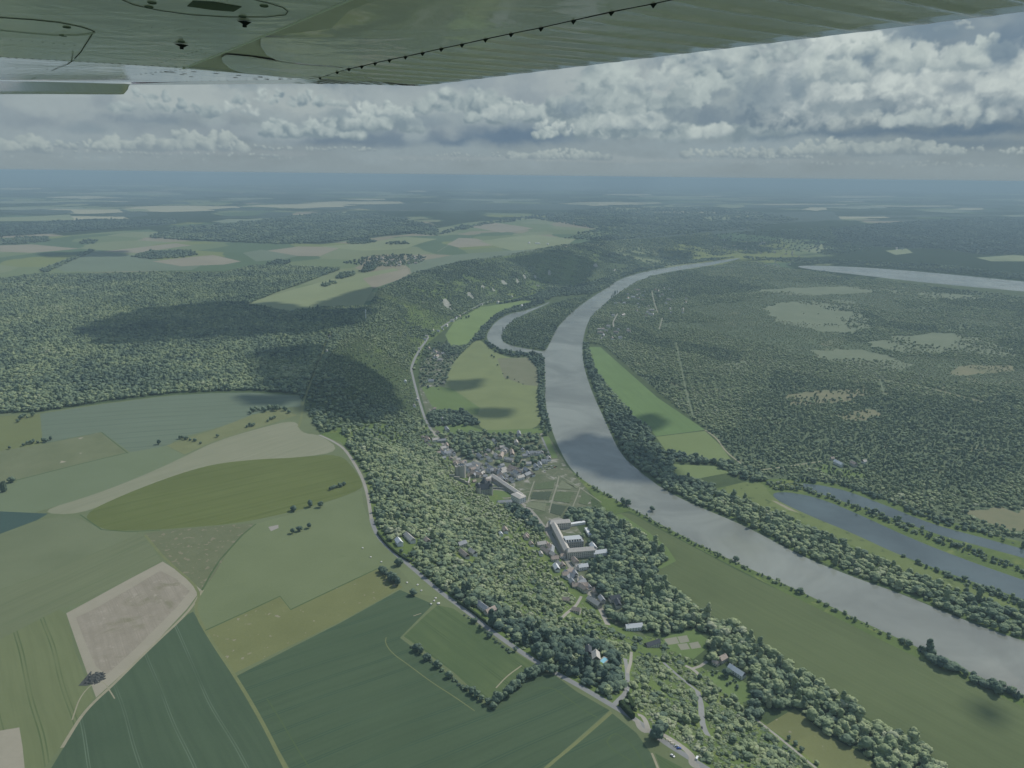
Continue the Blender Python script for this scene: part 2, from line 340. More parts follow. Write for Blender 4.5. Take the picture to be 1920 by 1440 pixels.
DKT = alb(112, 132, 112); DKD = alb(58, 80, 68)
def build_ground_mats():
    g = ground_mat
    far_mat('open_country'); far_mat('far_crops', False, (330, 520))
    g('wood_floor', alb(84, 100, 74), alb(64, 82, 64), scale=0.03)
    g('valley_floor', alb(100, 114, 92), alb(78, 96, 80), 0.008, 0.8, 0.5, bare=(0.006, 0.57, alb(120, 124, 100)))
    g('hill_grass', alb(100, 118, 76), alb(80, 100, 68), 0.03, 0.6, 0.5, bare=(0.02, 0.56, alb(112, 124, 80)))
    g('village_ground', alb(112, 116, 100), alb(78, 96, 72), 0.035, 0.7, 0.5, bare=(0.045, 0.53, alb(146, 146, 138)))
    g('meadow_base', alb(108, 120, 94), alb(98, 110, 84), 0.012, 0.5, 0.3)
    g('grey_crop', alb(108, 123, 108), alb(101, 116, 100), 0.006, 0.4, 0.15, tram=(((100,795),(450,770)), 30, 1.6, alb(84, 100, 88)))
    g('olive_strip', alb(110, 120, 86), None, 0.02)
    g('rough_pasture', alb(112, 120, 96), alb(102, 113, 88), 0.02, 0.8, 0.5, speck=(0.03, 0.68, alb(150, 146, 130)))
    g('pale_strip', alb(109, 123, 100), alb(103, 117, 92), 0.01, 0.4, 0.2)
    g('scrub_bank', alb(120, 127, 96), alb(105, 114, 85), 0.03, 0.5, 0.4)
    g('beige_field', alb(139, 141, 122), alb(128, 134, 113), 0.008, 0.6, 0.2, tram=(((200,945),(560,830)), 12, 0.8, alb(130, 134, 114)))
    g('olive_field', alb(102, 114, 76), alb(94, 106, 70), 0.006, 0.8, 0.4, tram=(((300,950),(620,880)), 30, 1.5, alb(84, 98, 62)))
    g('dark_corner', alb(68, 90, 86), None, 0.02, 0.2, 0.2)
    g('mottled_pasture', alb(112, 122, 98), alb(100, 112, 88), 0.01, 0.6, 0.3, bare=(0.006, 0.58, alb(90, 104, 78)))
    g('long_grass', alb(112, 122, 97), alb(105, 116, 91), 0.008, 0.5, 0.25, tram=(((0,1120),(200,1030)), 44, 0.8, alb(92, 108, 82)))
    g('tram_pasture', alb(113, 123, 94), alb(104, 116, 86), 0.01, 0.4, 0.3, tram=(((63,1173),(117,1360)), 28, 1.5, alb(84, 100, 74)))
    g('rough_fallow', alb(106, 113, 91), alb(98, 108, 85), 0.05, 0.6, 0.8, speck=(0.12, 0.6, alb(118, 118, 100)))
    g('bare_field', alb(148, 144, 132), alb(136, 132, 119), 0.05, 0.8, 0.9, bare=(0.02, 0.54, alb(120, 120, 102)), speck=(0.09, 0.62, alb(150, 146, 134)), tram=(((200,1140),(240,1240)), 9, 1.2, alb(134, 130, 118)))
    g('bare_margin', alb(150, 147, 133), alb(144, 142, 127), 0.05, 0.5, 0.4)
    g('chalk_patch', alb(150, 148, 142), None, 0.05)
    g('big_pasture', alb(112, 124, 96), alb(103, 116, 88), 0.012, 0.5, 0.4, bare=(0.01, 0.6, alb(98, 112, 84)))
    g('dry_meadow', alb(114, 121, 88), alb(104, 112, 80), 0.02, 0.5, 0.5, speck=(0.1, 0.66, alb(132, 130, 112)))
    g('dark_wheat', alb(79, 97, 80), alb(72, 91, 76), 0.005, 0.9, 0.5, tram=(((340,1165),(480,1440)), 36, 0.9, alb(98, 116, 100)))
    g('dark_barley', alb(80, 98, 80), alb(73, 92, 75), 0.005, 0.9, 0.5, tram=(((640,1425),(850,1343)), 26, 1.3, alb(64, 86, 74)))
    g('enclosed_field', alb(94, 110, 80), alb(80, 100, 76), 0.012, 0.7, 0.2, tram=(((813,1173),(940,1263)), 30, 1.3, alb(74, 92, 70)))
    g('dark_grass', alb(84, 102, 76), alb(74, 94, 70), 0.05, 0.5, 0.5)
    g('verge', alb(116, 124, 92), alb(104, 114, 84), 0.05, 0.5, 0.5)
    g('valley_meadow', alb(122, 133, 96), alb(112, 124, 90), 0.012, 0.6, 0.25)
    g('brown_meadow', alb(118, 122, 102), alb(110, 117, 95), 0.02, 0.6, 0.3)
    g('bright_meadow', alb(118, 138, 92), alb(108, 128, 84), 0.01, 0.5, 0.2)
    g('green_crop', alb(108, 132, 90), alb(99, 123, 84), 0.008, 0.7, 0.3, tram=(((1130,680),(1280,810)), 14, 0.9, alb(94, 122, 86)))
    g('green_meadow', alb(116, 132, 94), alb(108, 124, 86), 0.012, 0.4, 0.25)
    g('river_meadow', alb(100, 113, 84), alb(90, 104, 77), 0.006, 0.9, 0.4, tram=(((1300,1040),(1800,1290)), 16, 1.2, alb(93, 108, 80)))
    g('island_grass', alb(112, 126, 86), alb(98, 113, 78), 0.02, 0.5, 0.4, speck=(0.07, 0.6, alb(84, 100, 72)))
    g('heath', alb(118, 128, 108), alb(102, 116, 96), 0.01, 0.6, 0.4, speck=(0.05, 0.66, alb(84, 100, 84)))
    g('tan_heath', alb(128, 126, 104), alb(106, 116, 92), 0.012, 0.7, 0.4)
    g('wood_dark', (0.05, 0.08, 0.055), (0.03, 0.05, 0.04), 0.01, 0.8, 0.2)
    g('far_pale', alb(172, 170, 142), alb(158, 158, 130), 0.003, 0.5, 0.1)
    g('tan_field', alb(144, 140, 124), alb(134, 132, 116), 0.004, 0.6, 0.1)
    g('pale_green_field', alb(126, 138, 118), alb(116, 130, 110), 0.004, 0.5, 0.1)
    g('blue_green_field', alb(110, 124, 106), alb(101, 116, 98), 0.004, 0.5, 0.1)
    g('yellow_green_field', alb(132, 142, 110), alb(122, 134, 104), 0.004, 0.5, 0.15)
    g('lawn', alb(104, 124, 84), alb(94, 114, 76), 0.03, 0.4, 0.3)
    g('court_sand', alb(140, 142, 128), None, 0.1, 0.2, 0.2)
    g('asphalt', alb(134, 138, 138), alb(124, 128, 128), 0.1, 0.4, 0.4)
    g('gravel', alb(152, 151, 144), alb(138, 138, 130), 0.1, 0.5, 0.5)
    g('dirt_track', alb(150, 147, 128), alb(134, 134, 114), 0.1, 0.5, 0.5)
    g('chalk', (0.40, 0.40, 0.36), (0.16, 0.18, 0.12), 0.09, 0.7, 0.5)
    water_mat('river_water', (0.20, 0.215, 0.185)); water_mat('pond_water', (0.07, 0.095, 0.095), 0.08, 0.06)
build_ground_mats()

# every piece of open ground: name, material, outline in the photograph (walked out onto the terrain below)
REG = [
 ('meadow', 'meadow_base', [(-500,760),(60,775),(330,740),(560,740),(600,815),(640,830),(660,855),(685,890),(692,930),(697,965),(707,1000),(735,1030),(770,1060),(820,1105),(880,1150),(930,1190),(1010,1245),(1085,1285),(1150,1325),(1195,1350),(1240,1390),(1305,1432),(1480,1560),(1400,1700),(-500,1700)]),
 ('slope_grass', 'hill_grass', [(600,815),(640,830),(660,855),(685,890),(692,930),(697,965),(707,1000),(735,1030),(770,1060),(820,1105),(880,1150),(930,1190),(1010,1245),(1085,1285),(1150,1325),(1195,1350),(1240,1390),(1305,1432),(1480,1560),(1800,1640),(1640,1500),(1560,1445),(1490,1398),(1420,1345),(1350,1275),(1250,1205),(1150,1170),(1095,1105),(1052,1050),(1022,1000),(985,955),(925,925),(862,880),(832,842),(806,795),(700,790),(640,800)]),
 ('slope_grass', 'hill_grass', [(690,600),(708,548),(775,515),(865,492),(960,478),(1050,462),(1130,470),(1085,535),(985,555),(905,575),(856,600),(806,640),(780,682),(700,660)]),
 ('village_ground', 'village_ground', [(806,795),(832,842),(862,880),(925,925),(985,955),(1022,1000),(1052,1050),(1095,1105),(1150,1170),(1210,1195),(1160,1100),(1110,1030),(1080,985),(1110,950),(1100,905),(1068,880),(1045,845),(1025,812),(960,812),(905,808),(850,805),(838,740),(860,660),(840,640),(812,655),(786,690),(786,730)]),
 ('crop_field', 'grey_crop', [(75,776),(200,757),(330,741),(400,737),(470,736),(565,742),(563,762),(520,766),(470,778),(440,792),(400,804),(340,820),(315,835),(245,849),(190,810),(150,818),(80,832),(72,800)]),
 ('rough_strip', 'olive_strip', [(-60,784),(75,776),(80,832),(-60,856)]),
 ('rough_pasture', 'rough_pasture', [(-80,858),(80,833),(190,810),(238,847),(130,874),(0,907),(-80,925)]),
 ('grass_field', 'pale_strip', [(-80,930),(0,909),(130,876),(238,849),(312,836),(350,856),(280,887),(180,927),(65,961),(-80,962)]),
 ('grass_bank', 'scrub_bank', [(312,835),(400,806),(470,779),(520,767),(558,778),(540,784),(480,803),(400,828),(346,852)]),
 ('stubble_field', 'beige_field', [(65,961),(180,927),(280,887),(350,854),(400,829),(480,804),(556,786),(563,812),(600,815),(642,846),(560,858),(480,861),(400,870),(330,890),(230,928),(150,966)]),
 ('olive_crop_field', 'olive_field', [(150,966),(230,928),(330,890),(400,870),(480,861),(560,858),(637,850),(665,880),(680,905),(678,918),(600,946),(500,971),(430,983),(330,991),(240,996),(190,993)]),
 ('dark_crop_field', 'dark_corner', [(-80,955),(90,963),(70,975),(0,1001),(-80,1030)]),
 ('mottled_pasture', 'mottled_pasture', [(-80,1032),(0,1002),(70,976),(135,965),(190,993),(240,998),(265,999),(170,1040),(60,1085),(-80,1130)]),
 ('grass_field', 'long_grass', [(-80,1132),(60,1086),(170,1041),(265,999),(302,1051),(240,1086),(165,1126),(110,1142),(0,1198),(-80,1232)]),
 ('striped_pasture', 'tram_pasture', [(-80,1234),(0,1199),(110,1143),(124,1150),(140,1220),(162,1275),(176,1308),(150,1340),(115,1400),(75,1450),(20,1600),(-80,1600)]),
 ('fallow_field', 'rough_fallow', [(270,1000),(330,992),(430,984),(477,981),(430,1030),(400,1080),(379,1106),(312,1053)]),
 ('bare_field', 'bare_margin', [(305,1053),(340,1075),(377,1106),(350,1142),(270,1227),(180,1308),(168,1275),(150,1225),(124,1150),(165,1128),(240,1087)]),
 ('bare_field_middle', 'bare_field', [(300,1070),(330,1085),(356,1108),(330,1140),(255,1215),(200,1265),(180,1250),(160,1205),(142,1158),(180,1140),(250,1100)]),
 ('pale_field_corner', 'bare_margin', [(-40,1372),(0,1370),(36,1364),(42,1400),(48,1460),(-40,1460)]),
 ('big_pasture', 'big_pasture', [(430,1030),(480,982),(560,960),(678,920),(682,950),(697,985),(735,1036),(800,1090),(840,1122),(790,1115),(745,1062),(700,1070),(640,1096),(545,1142),(525,1117),(385,1181),(363,1138),(379,1108),(400,1080)]),
 ('dry_meadow', 'dry_meadow', [(387,1183),(525,1118),(545,1144),(640,1098),(708,1066),(755,1101),(640,1165),(440,1262)]),
 ('dark_wheat_field', 'dark_wheat', [(352,1152),(362,1147),(400,1210),(438,1266),(535,1440),(570,1520),(520,1680),(-60,1680),(60,1500),(90,1450),(120,1400),(150,1342),(210,1287),(280,1217)]),
 ('dark_barley_field', 'dark_barley', [(443,1268),(640,1167),(750,1106),(812,1133),(790,1155),(750,1196),(830,1256),(918,1331),(960,1297),(1003,1266),(1040,1266),(1080,1296),(1143,1332),(1020,1440),(900,1560),(840,1680),(640,1680),(542,1440)]),
 ('enclosed_field', 'enclosed_field', [(820,1135),(850,1141),(885,1166),(940,1207),(1003,1246),(998,1258),(972,1272),(920,1324),(850,1260),(757,1193),(800,1152)]),
 ('dark_barley_field', 'dark_barley', [(1147,1337),(1193,1374),(1220,1412),(1245,1480),(1260,1680),(850,1680),(905,1560),(1024,1440)]),
 ('hedged_triangle', 'enclosed_field', [(1228,1412),(1290,1445),(1420,1560),(1380,1680),(1275,1680),(1256,1490)]),
 ('valley_meadow', 'valley_meadow', [(888,640),(903,637),(925,662),(1000,682),(1010,700),(1010,760),(1017,800),(960,811),(905,807),(895,790),(850,755),(830,735),(838,710),(848,682),(868,660)]),
 ('brown_meadow', 'brown_meadow', [(932,672),(990,670),(1008,692),(1010,724),(985,722),(945,708)]),
 ('valley_floor', 'valley_floor', [(1130,560),(1200,522),(1330,499),(1400,490),(1490,505),(1600,519),(1800,543),(1920,556),(2060,575),(2060,1050),(1850,1005),(1700,955),(1560,906),(1440,898),(1385,868),(1352,830),(1322,803),(1240,740),(1172,682),(1130,648),(1100,642),(1105,600)]),
 ('pond_strip', 'hill_grass', [(1440,898),(1500,898),(1570,908),(1700,950),(1850,1000),(2060,1050),(2060,1275),(1960,1222),(1800,1156),(1600,1077),(1500,1038),(1400,983),(1300,942),(1280,925),(1345,915)]),
 ('river_bank_grass', 'hill_grass', [(1072,884),(1110,905),(1200,955),(1300,1010),(1500,1102),(1700,1198),(1880,1282),(2100,1385),(2150,1450),(1920,1328),(1700,1226),(1500,1126),(1300,1024),(1180,958),(1145,966),(1100,915)]),
 ('grass_plot', 'lawn', [(812,800),(870,795),(905,807),(1015,803),(1018,812),(960,815),(900,812),(830,816)]),
 ('valley_strip_field', 'bright_meadow', [(850,605),(900,576),(985,563),(997,566),(950,580),(928,590),(905,612),(882,643),(845,650),(835,628)]),
 ('valley_garden_plot', 'lawn', [(830,725),(850,730),(900,765),(895,778),(850,772),(815,770),(800,745),(790,725)]),
 ('green_crop_field', 'green_crop', [(1102,650),(1126,651),(1170,690),(1232,745),(1322,806),(1230,818),(1222,808),(1190,785),(1162,750),(1132,720),(1115,690)]),
 ('green_meadow', 'green_meadow', [(1230,819),(1322,808),(1352,836),(1376,869),(1320,860),(1250,847)]),
 ('small_meadow', 'green_meadow', [(1262,870),(1340,874),(1368,886),(1300,899),(1266,891)]),
 ('island_meadow', 'island_grass', [(1340,918),(1400,902),(1432,905),(1448,935),(1520,964),(1600,1000),(1680,1036),(1747,1072),(1813,1099),(1920,1142),(1920,1148),(1813,1112),(1747,1092),(1680,1062),(1600,1024),(1500,978),(1430,948),(1380,935)]),
 ('river_meadow', 'river_meadow', [(1145,966),(1180,959),(1230,990),(1290,1020),(1400,1079),(1500,1124),(1600,1174),(1700,1224),(1800,1269),(1920,1326),(2100,1420),(2200,1600),(1900,1600),(1740,1400),(1660,1370),(1560,1300),(1450,1225),(1380,1175),(1330,1155),(1265,1110),(1225,1070),(1258,1055),(1240,1030),(1195,1000)]),
 ('riverside_path_grass', 'lawn', [(1145,966),(1165,964),(1215,997),(1250,1025),(1268,1052),(1240,1066),(1228,1064),(1256,1050),(1238,1027),(1190,998)]),
 ('lower_field', 'dry_meadow', [(1435,1360),(1490,1328),(1550,1378),(1615,1412),(1680,1470),(1600,1490),(1540,1440),(1480,1390)]),
 ('court_lawn', 'lawn', [(1240,1196),(1300,1180),(1326,1198),(1325,1216),(1300,1236),(1255,1218)]),
 ('sand_court', 'court_sand', [(1245,1198),(1268,1194),(1274,1206),(1252,1209)]),
 ('sand_court', 'court_sand', [(1270,1194),(1288,1191),(1293,1203),(1276,1206)]),
 ('sand_court', 'court_sand', [(1270,1208),(1288,1206),(1294,1217),(1277,1219)]),
 ('sand_court', 'court_sand', [(1292,1206),(1309,1203),(1315,1214),(1297,1217)]),
 ('orchard_grass', 'lawn', [(1320,1255),(1360,1262),(1405,1282),(1420,1305),(1385,1320),(1345,1292)]),
 ('clearing', 'hill_grass', [(1210,1270),(1240,1262),(1280,1290),(1285,1305),(1240,1310),(1200,1298)]),
 ('clearing', 'heath', [(1440,570),(1500,566),(1600,560),(1622,590),(1640,618),(1560,626),(1480,610),(1445,595)]),
 ('clearing', 'heath', [(1345,681),(1400,676),(1402,690),(1350,696)]),
 ('clearing', 'tan_heath', [(1460,742),(1600,726),(1640,736),(1560,762),(1480,757)]),
 ('clearing', 'tan_heath', [(1550,775),(1640,765),(1665,782),(1600,796)]),
 ('clearing', 'tan_heath', [(1770,692),(1830,683),(1905,686),(1890,697),(1800,706)]),
 ('clearing', 'heath', [(1640,540),(1830,553),(1860,565),(1700,557)]),
 ('clearing', 'heath', [(1640,635),(1780,620),(1900,650),(1910,672),(1800,660),(1700,664),(1640,655)]),
 ('clearing', 'heath', [(1380,545),(1600,535),(1700,545),(1500,556)]),
 ('clearing', 'heath', [(1500,655),(1640,655),(1720,690),(1690,700),(1560,680)]),
 ('clearing', 'lawn', [(1520,872),(1560,868),(1620,885),(1600,895),(1530,885)]),
 ('clearing', 'tan_heath', [(1830,955),(1900,945),(2000,960),(2000,1000),(1850,980)]),
 ('far_field', 'far_crops', [(-60,455),(280,430),(340,450),(500,455),(600,458),(760,440),(860,420),(1000,405),(1180,430),(1060,464),(960,478),(860,492),(770,518),(690,572),(540,582),(460,568),(560,535),(640,500),(560,500),(480,495),(420,508),(300,508),(70,512),(-60,530)]),
 ('far_field', 'tan_field', [(0,460),(60,458),(150,466),(60,474),(-60,470)]),
 ('far_field', 'tan_field', [(185,472),(260,464),(330,456),(360,460),(260,474)]),
 ('far_field', 'blue_green_field', [(90,498),(170,468),(240,478),(300,488),(380,496),(360,506),(120,509)]),
 ('far_field', 'tan_field', [(285,490),(400,478),(452,490),(420,496),(340,499)]),
 ('far_field', 'blue_green_field', [(455,474),(490,468),(560,480),(530,486),(480,490)]),
 ('far_field', 'tan_field', [(500,470),(560,462),(640,464),(600,480),(560,480)]),
 ('far_field', 'yellow_green_field', [(468,568),(560,540),(640,518),(740,503),(768,514),(700,540),(680,575),(540,583)]),
 ('far_field', 'tan_field', [(680,522),(765,503),(768,517),(700,541)]),
 ('far_field', 'blue_green_field', [(765,492),(850,478),(960,470),(1045,462),(960,478),(862,492),(772,516)]),
 ('far_field', 'tan_field', [(838,458),(860,446),(892,447),(935,459),(860,464)]),
 ('far_field', 'yellow_green_field', [(900,452),(1000,440),(1080,448),(1060,462),(960,470)]),
 ('far_field', 'yellow_green_field', [(600,462),(690,455),(760,444),(820,448),(760,466),(680,470)]),
 ('far_field', 'yellow_green_field', [(-60,606),(95,608),(92,614),(20,628),(-60,632)]),
 ('far_field', 'tan_field', [(880,425),(930,418),(1000,428),(940,436)]),
 ('far_field', 'yellow_green_field', [(560,405),(650,396),(660,402),(580,412)]),
 ('far_field', 'yellow_green_field', [(-60,410),(130,402),(140,412),(-60,416)]),
 ('far_field', 'yellow_green_field', [(1140,388),(1260,385),(1270,393),(1160,394)]),
 ('far_field', 'yellow_green_field', [(1300,410),(1420,398),(1440,404),(1330,414)]),
 ('far_field', 'yellow_green_field', [(1500,470),(1540,457),(1552,466),(1530,474)]),
 ('far_field', 'yellow_green_field', [(1660,470),(1700,466),(1712,474),(1680,478)]),
 ('far_field', 'yellow_green_field', [(1830,483),(1900,478),(2000,486),(2000,492),(1860,490)]),
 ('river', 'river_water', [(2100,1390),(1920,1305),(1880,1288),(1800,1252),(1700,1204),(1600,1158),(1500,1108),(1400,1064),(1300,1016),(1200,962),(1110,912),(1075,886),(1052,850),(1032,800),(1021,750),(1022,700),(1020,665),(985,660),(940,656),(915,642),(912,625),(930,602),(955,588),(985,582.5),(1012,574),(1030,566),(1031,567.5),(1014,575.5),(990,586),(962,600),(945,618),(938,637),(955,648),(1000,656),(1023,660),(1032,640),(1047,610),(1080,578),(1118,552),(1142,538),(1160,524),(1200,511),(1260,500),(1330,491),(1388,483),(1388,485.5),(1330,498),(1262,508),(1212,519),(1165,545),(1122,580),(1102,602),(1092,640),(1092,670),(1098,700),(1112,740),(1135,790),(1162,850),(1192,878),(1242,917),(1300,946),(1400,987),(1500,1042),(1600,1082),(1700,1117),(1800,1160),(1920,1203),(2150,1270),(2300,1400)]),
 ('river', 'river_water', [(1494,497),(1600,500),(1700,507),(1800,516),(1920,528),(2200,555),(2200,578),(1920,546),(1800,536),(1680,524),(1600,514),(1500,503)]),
 ('pond', 'pond_water', [(1446,924),(1480,922),(1540,935),(1610,964),(1700,1006),(1800,1046),(1920,1088),(2050,1130),(2050,1170),(1920,1124),(1850,1100),(1760,1068),(1680,1038),(1600,1000),(1520,968),(1456,938)]),
 ('pond', 'pond_water', [(1492,904),(1570,914),(1650,943),(1750,984),(1850,1010),(1920,1030),(2050,1065),(2050,1085),(1920,1046),(1830,1022),(1750,1000),(1650,962),(1560,934),(1500,912)]),
 ('pond_bank_sand', 'dirt_track', [(1446,938),(1456,940),(1500,962),(1478,956)]),
 ('chalk_outcrop', 'chalk', [(828,566),(836,558),(842,568),(848,573),(838,580),(832,574)]),
 ('chalk_outcrop', 'chalk', [(874,548),(882,547),(890,560),(886,562),(878,556)]),
 ('chalk_outcrop', 'chalk', [(938,526),(944,524),(954,534),(946,535)]),
 ('chalk_outcrop', 'chalk', [(966,520),(970,522),(975,532),(970,534)]),
 ('chalk_outcrop', 'chalk', [(980,514),(985,516),(988,524),(982,524)]),
 ('chalk_outcrop', 'chalk', [(1026,508),(1032,506),(1034,516),(1028,516)]),
 ('chalk_outcrop', 'chalk', [(1112,496),(1118,492),(1122,500),(1114,502)]),
 ('chalk_outcrop', 'chalk', [(1150,505),(1154,503),(1156,509),(1151,509)]),
 ('chalk_outcrop', 'chalk', [(1000,516),(1004,514),(1007,522),(1002,523)]),
 ('chalk_outcrop', 'chalk', [(920,540),(924,538),(930,546),(924,546)]),
 ('chalk_outcrop', 'chalk', [(842,578),(846,576),(850,584),(845,585)]),
 ('chalk_outcrop', 'chalk', [(900,536),(905,534),(912,540),(905,541)]),
 ('chalk_patch', 'chalk_patch', [(503,988),(522,984),(522,990),(508,996)]),
]
# roads, lanes and tracks: name, material, width in metres, line
ROADS = [
 ('road', 'asphalt', 6.0, [(1500,1560),(1400,1490),(1305,1428),(1240,1388),(1195,1350),(1150,1324),(1085,1285),(1010,1245),(930,1190),(880,1150),(820,1106),(770,1062),(735,1033),(712,1010),(701,990),(696,972)]),
 ('road', 'gravel', 5.0, [(696,972),(690,930),(680,897),(664,868),(645,840),(622,826),(600,816)]),
 ('lane', 'asphalt', 5.0, [(1150,1324),(1166,1308),(1176,1296),(1177,1270),(1174,1245),(1172,1235)]),
 ('lane', 'gravel', 3.6, [(1184,1222),(1183,1240),(1177,1262)]),
 ('lane', 'gravel', 5.0, [(1195,1352),(1200,1366),(1216,1374),(1211,1352),(1204,1342),(1196,1340)]),
 ('lay_by', 'gravel', 6.5, [(1240,1376),(1262,1388),(1285,1404),(1300,1420),(1297,1432),(1310,1438)]),
 ('road', 'asphalt', 6.5, [(1308,1296),(1315,1318),(1315,1340),(1318,1362),(1328,1380)]),
 ('road', 'asphalt', 4.5, [(1244,1242),(1268,1264),(1290,1282),(1308,1296)]),
 ('lane', 'gravel', 6.0, [(1285,1248),(1300,1255),(1312,1266)]),
 ('lane', 'gravel', 4.0, [(1298,1254),(1326,1240)]),
 ('lane', 'gravel', 4.0, [(1410,1343),(1432,1360),(1480,1398),(1530,1440)]),
 ('village_street', 'gravel', 8.0, [(1140,1172),(1125,1138),(1105,1112),(1082,1083),(1068,1058),(1052,1034),(1040,1015),(1030,1002)]),
 ('village_street', 'gravel', 10.0, [(1030,1002),(1028,980),(1045,972),(1052,974)]),
 ('village_street', 'gravel', 7.0, [(1030,1002),(1000,960),(962,930),(930,905),(905,890),(880,880),(860,862),(840,842),(822,822),(808,805)]),
 ('road', 'asphalt', 7.0, [(808,805),(798,788),(790,765),(780,730),(774,705),(770,690),(778,670),(790,650),(803,632)]),
 ('road', 'asphalt', 7.0, [(826,614),(842,604),(860,592),(885,579),(905,568),(925,562)]),
 ('forest_road', 'verge', 4.5, [(560,800),(566,780),(568,755),(577,730),(590,700),(603,668),(612,640),(622,625)]),
 ('lane', 'gravel', 4.0, [(1090,1118),(1078,1138),(1062,1150),(1050,1162)]),
 ('track', 'dirt_track', 3.2, [(380,1106),(352,1150),(280,1216),(210,1286),(172,1320),(150,1346),(128,1382),(116,1402)]),
 ('track', 'verge', 3.4, [(272,1003),(312,1052),(379,1107),(362,1143),(400,1208),(440,1266),(490,1350),(535,1440),(580,1530)]),
 ('track', 'verge', 3.2, [(1146,1336),(1080,1394),(1022,1440),(900,1560)]),
 ('ditch', 'dark_grass', 2.6, [(-60,922),(0,908),(60,893),(130,875),(238,849)]),
 ('ditch', 'dark_grass', 2.4, [(379,1106),(396,1075),(412,1050),(430,1030),(455,1002),(479,983)]),
 ('ditch', 'dark_grass', 1.8, [(385,1182),(460,1148),(525,1118),(545,1143),(640,1098),(708,1066)]),
 ('ditch', 'dark_grass', 1.8, [(240,850),(212,828),(190,810),(150,818),(80,832)]),
 ('ditch', 'dark_grass', 2.0, [(150,965),(190,993),(240,997),(300,994)]),
 ('wheel_track', 'verge', 1.0, [(724,1195),(722,1206),(735,1225),(765,1246),(810,1280),(850,1305),(890,1333)]),
 ('wheel_track', 'dark_grass', 1.0, [(500,1310),(520,1340),(555,1400),(580,1440)]),
 ('wheel_track', 'dark_grass', 1.2, [(1138,1390),(1150,1374),(1165,1380),(1190,1402),(1205,1430),(1212,1450)]),
 ('wheel_track', 'dark_grass', 1.2, [(1138,1390),(1145,1404),(1180,1424),(1205,1445)]),
 ('wheel_track', 'dark_grass', 1.2, [(1010,1290),(1040,1290),(1062,1308),(1100,1335),(1120,1345)]),
 ('wheel_track', 'dirt_track', 1.4, [(930,1290),(950,1268),(978,1248)]),
 ('wheel_track', 'dirt_track', 1.2, [(775,1155),(790,1150)]),
 ('wheel_track', 'dirt_track', 1.2, [(135,1350),(152,1300),(190,1270),(215,1310)]),
 ('track', 'dirt_track', 2.0, [(1222,1412),(1234,1440),(1262,1520)]),
 ('track', 'dirt_track', 4.0, [(1322,806),(1345,822),(1360,846),(1385,866),(1400,876),(1420,882)]),
 ('track', 'dirt_track', 4.0, [(1420,882),(1480,874),(1540,865)]),
 ('track', 'heath', 4.0, [(1268,642),(1278,690),(1288,740),(1300,780)]),
 ('track', 'heath', 4.0, [(1650,712),(1660,745)]),
 ('track', 'tan_heath', 10.0, [(1640,710),(1720,722),(1790,740),(1850,755)]),
 ('lane', 'court_sand', 5.0, [(1222,545),(1227,568),(1234,588)]),
 ('lane', 'court_sand', 4.5, [(1242,596),(1236,618)]),
 ('lane', 'gravel', 5.0, [(1158,588),(1149,604),(1151,614)]),
 ('track', 'dirt_track', 3.5, [(820,472),(840,460),(862,446)]),
 ('track', 'dirt_track', 3.5, [(715,531),(740,515),(762,500),(762,480)]),
 ('garden_path', 'court_sand', 2.6, [(1048,893),(1044,912),(1036,935),(1030,962)]),
 ('garden_path', 'court_sand', 2.2, [(1002,902),(996,918),(990,938)]),
 ('garden_path', 'court_sand', 2.2, [(1088,914),(1082,930),(1074,950)]),
 ('garden_path', 'court_sand', 1.9, [(1050,893),(1070,903),(1090,916),(1110,930),(1128,942)]),
 ('garden_path', 'court_sand', 1.7, [(972,925),(1000,920),(1040,918),(1085,922)]),
 ('garden_path', 'court_sand', 1.7, [(996,938),(1030,942),(1070,946)]),
 ('garden_path', 'court_sand', 2.0, [(1010,928),(1022,938)]),
 ('wharf', 'lawn', 14.0, [(1024,820),(1032,840),(1040,858)]),
 ('dike', 'asphalt', 4.0, [(1016,820),(1024,838),(1032,856)]),
]
def resample(p, step):
    out = []
    for i in range(len(p)):
        a, b = p[i], p[(i+1) % len(p)]
        d = np.linalg.norm(b-a); s = step*max(1.0, np.linalg.norm(a)/2500)
        n = max(1, int(d/s))
        for k in range(n): out.append(a+(b-a)*k/n)
    return np.array(out)
def chaikin(p, closed_=True, n=2):
    for _ in range(n):
        q = []
        N = len(p)
        for i in range(N if closed_ else N-1):
            a, b = p[i], p[(i+1) % N]; q += [a*0.75+b*0.25, a*0.25+b*0.75]
        if not closed_: q = [p[0]] + q + [p[-1]]
        p = np.array(q)
    return p
def dense_px(p, step=14):
    """Put extra points on a traced outline so that straight edges follow the ground they lie on."""
    out = []
    for i in range(len(p)):
        a, b = np.array(p[i], float), np.array(p[(i+1) % len(p)], float)
        n = max(1, int(np.linalg.norm(b-a)/step))
        out += [tuple(a+(b-a)*k/n) for k in range(n)]
    return out
SMOOTH = {'orchard_grass', 'river', 'pond', 'valley_meadow', 'island_meadow', 'river_meadow', 'olive_crop_field', 'stubble_field', 'clearing', 'chalk_outcrop', 'mottled_pasture'}
_r = random.Random(12)
FARS = []
for k in range(230):                                                 # strips of crop and stubble far away
    y = 343+84*_r.random()**1.8; x = _r.uniform(-100, 2020); w = _r.uniform(25, 130)*(.4+(y-340)/90); h = (.5+(y-344)*.055)*_r.uniform(.5, 1.2); t = y-.0115*(960-x)
    if 700 < x < 1400 and y > 395 or x > 1480 and y > 405: continue
    FARS.append(('far_field', _r.choice(['far_pale', 'yellow_green_field', 'far_pale', 'pale_green_field', 'wood_dark', 'wood_dark', 'wood_dark']), [(x-w, t+_r.uniform(-h, h)*.4), (x-w*.3, t-h), (x+w*.9, t-h*.8), (x+w, t+h*.3), (x+w*.2, t+h)]))
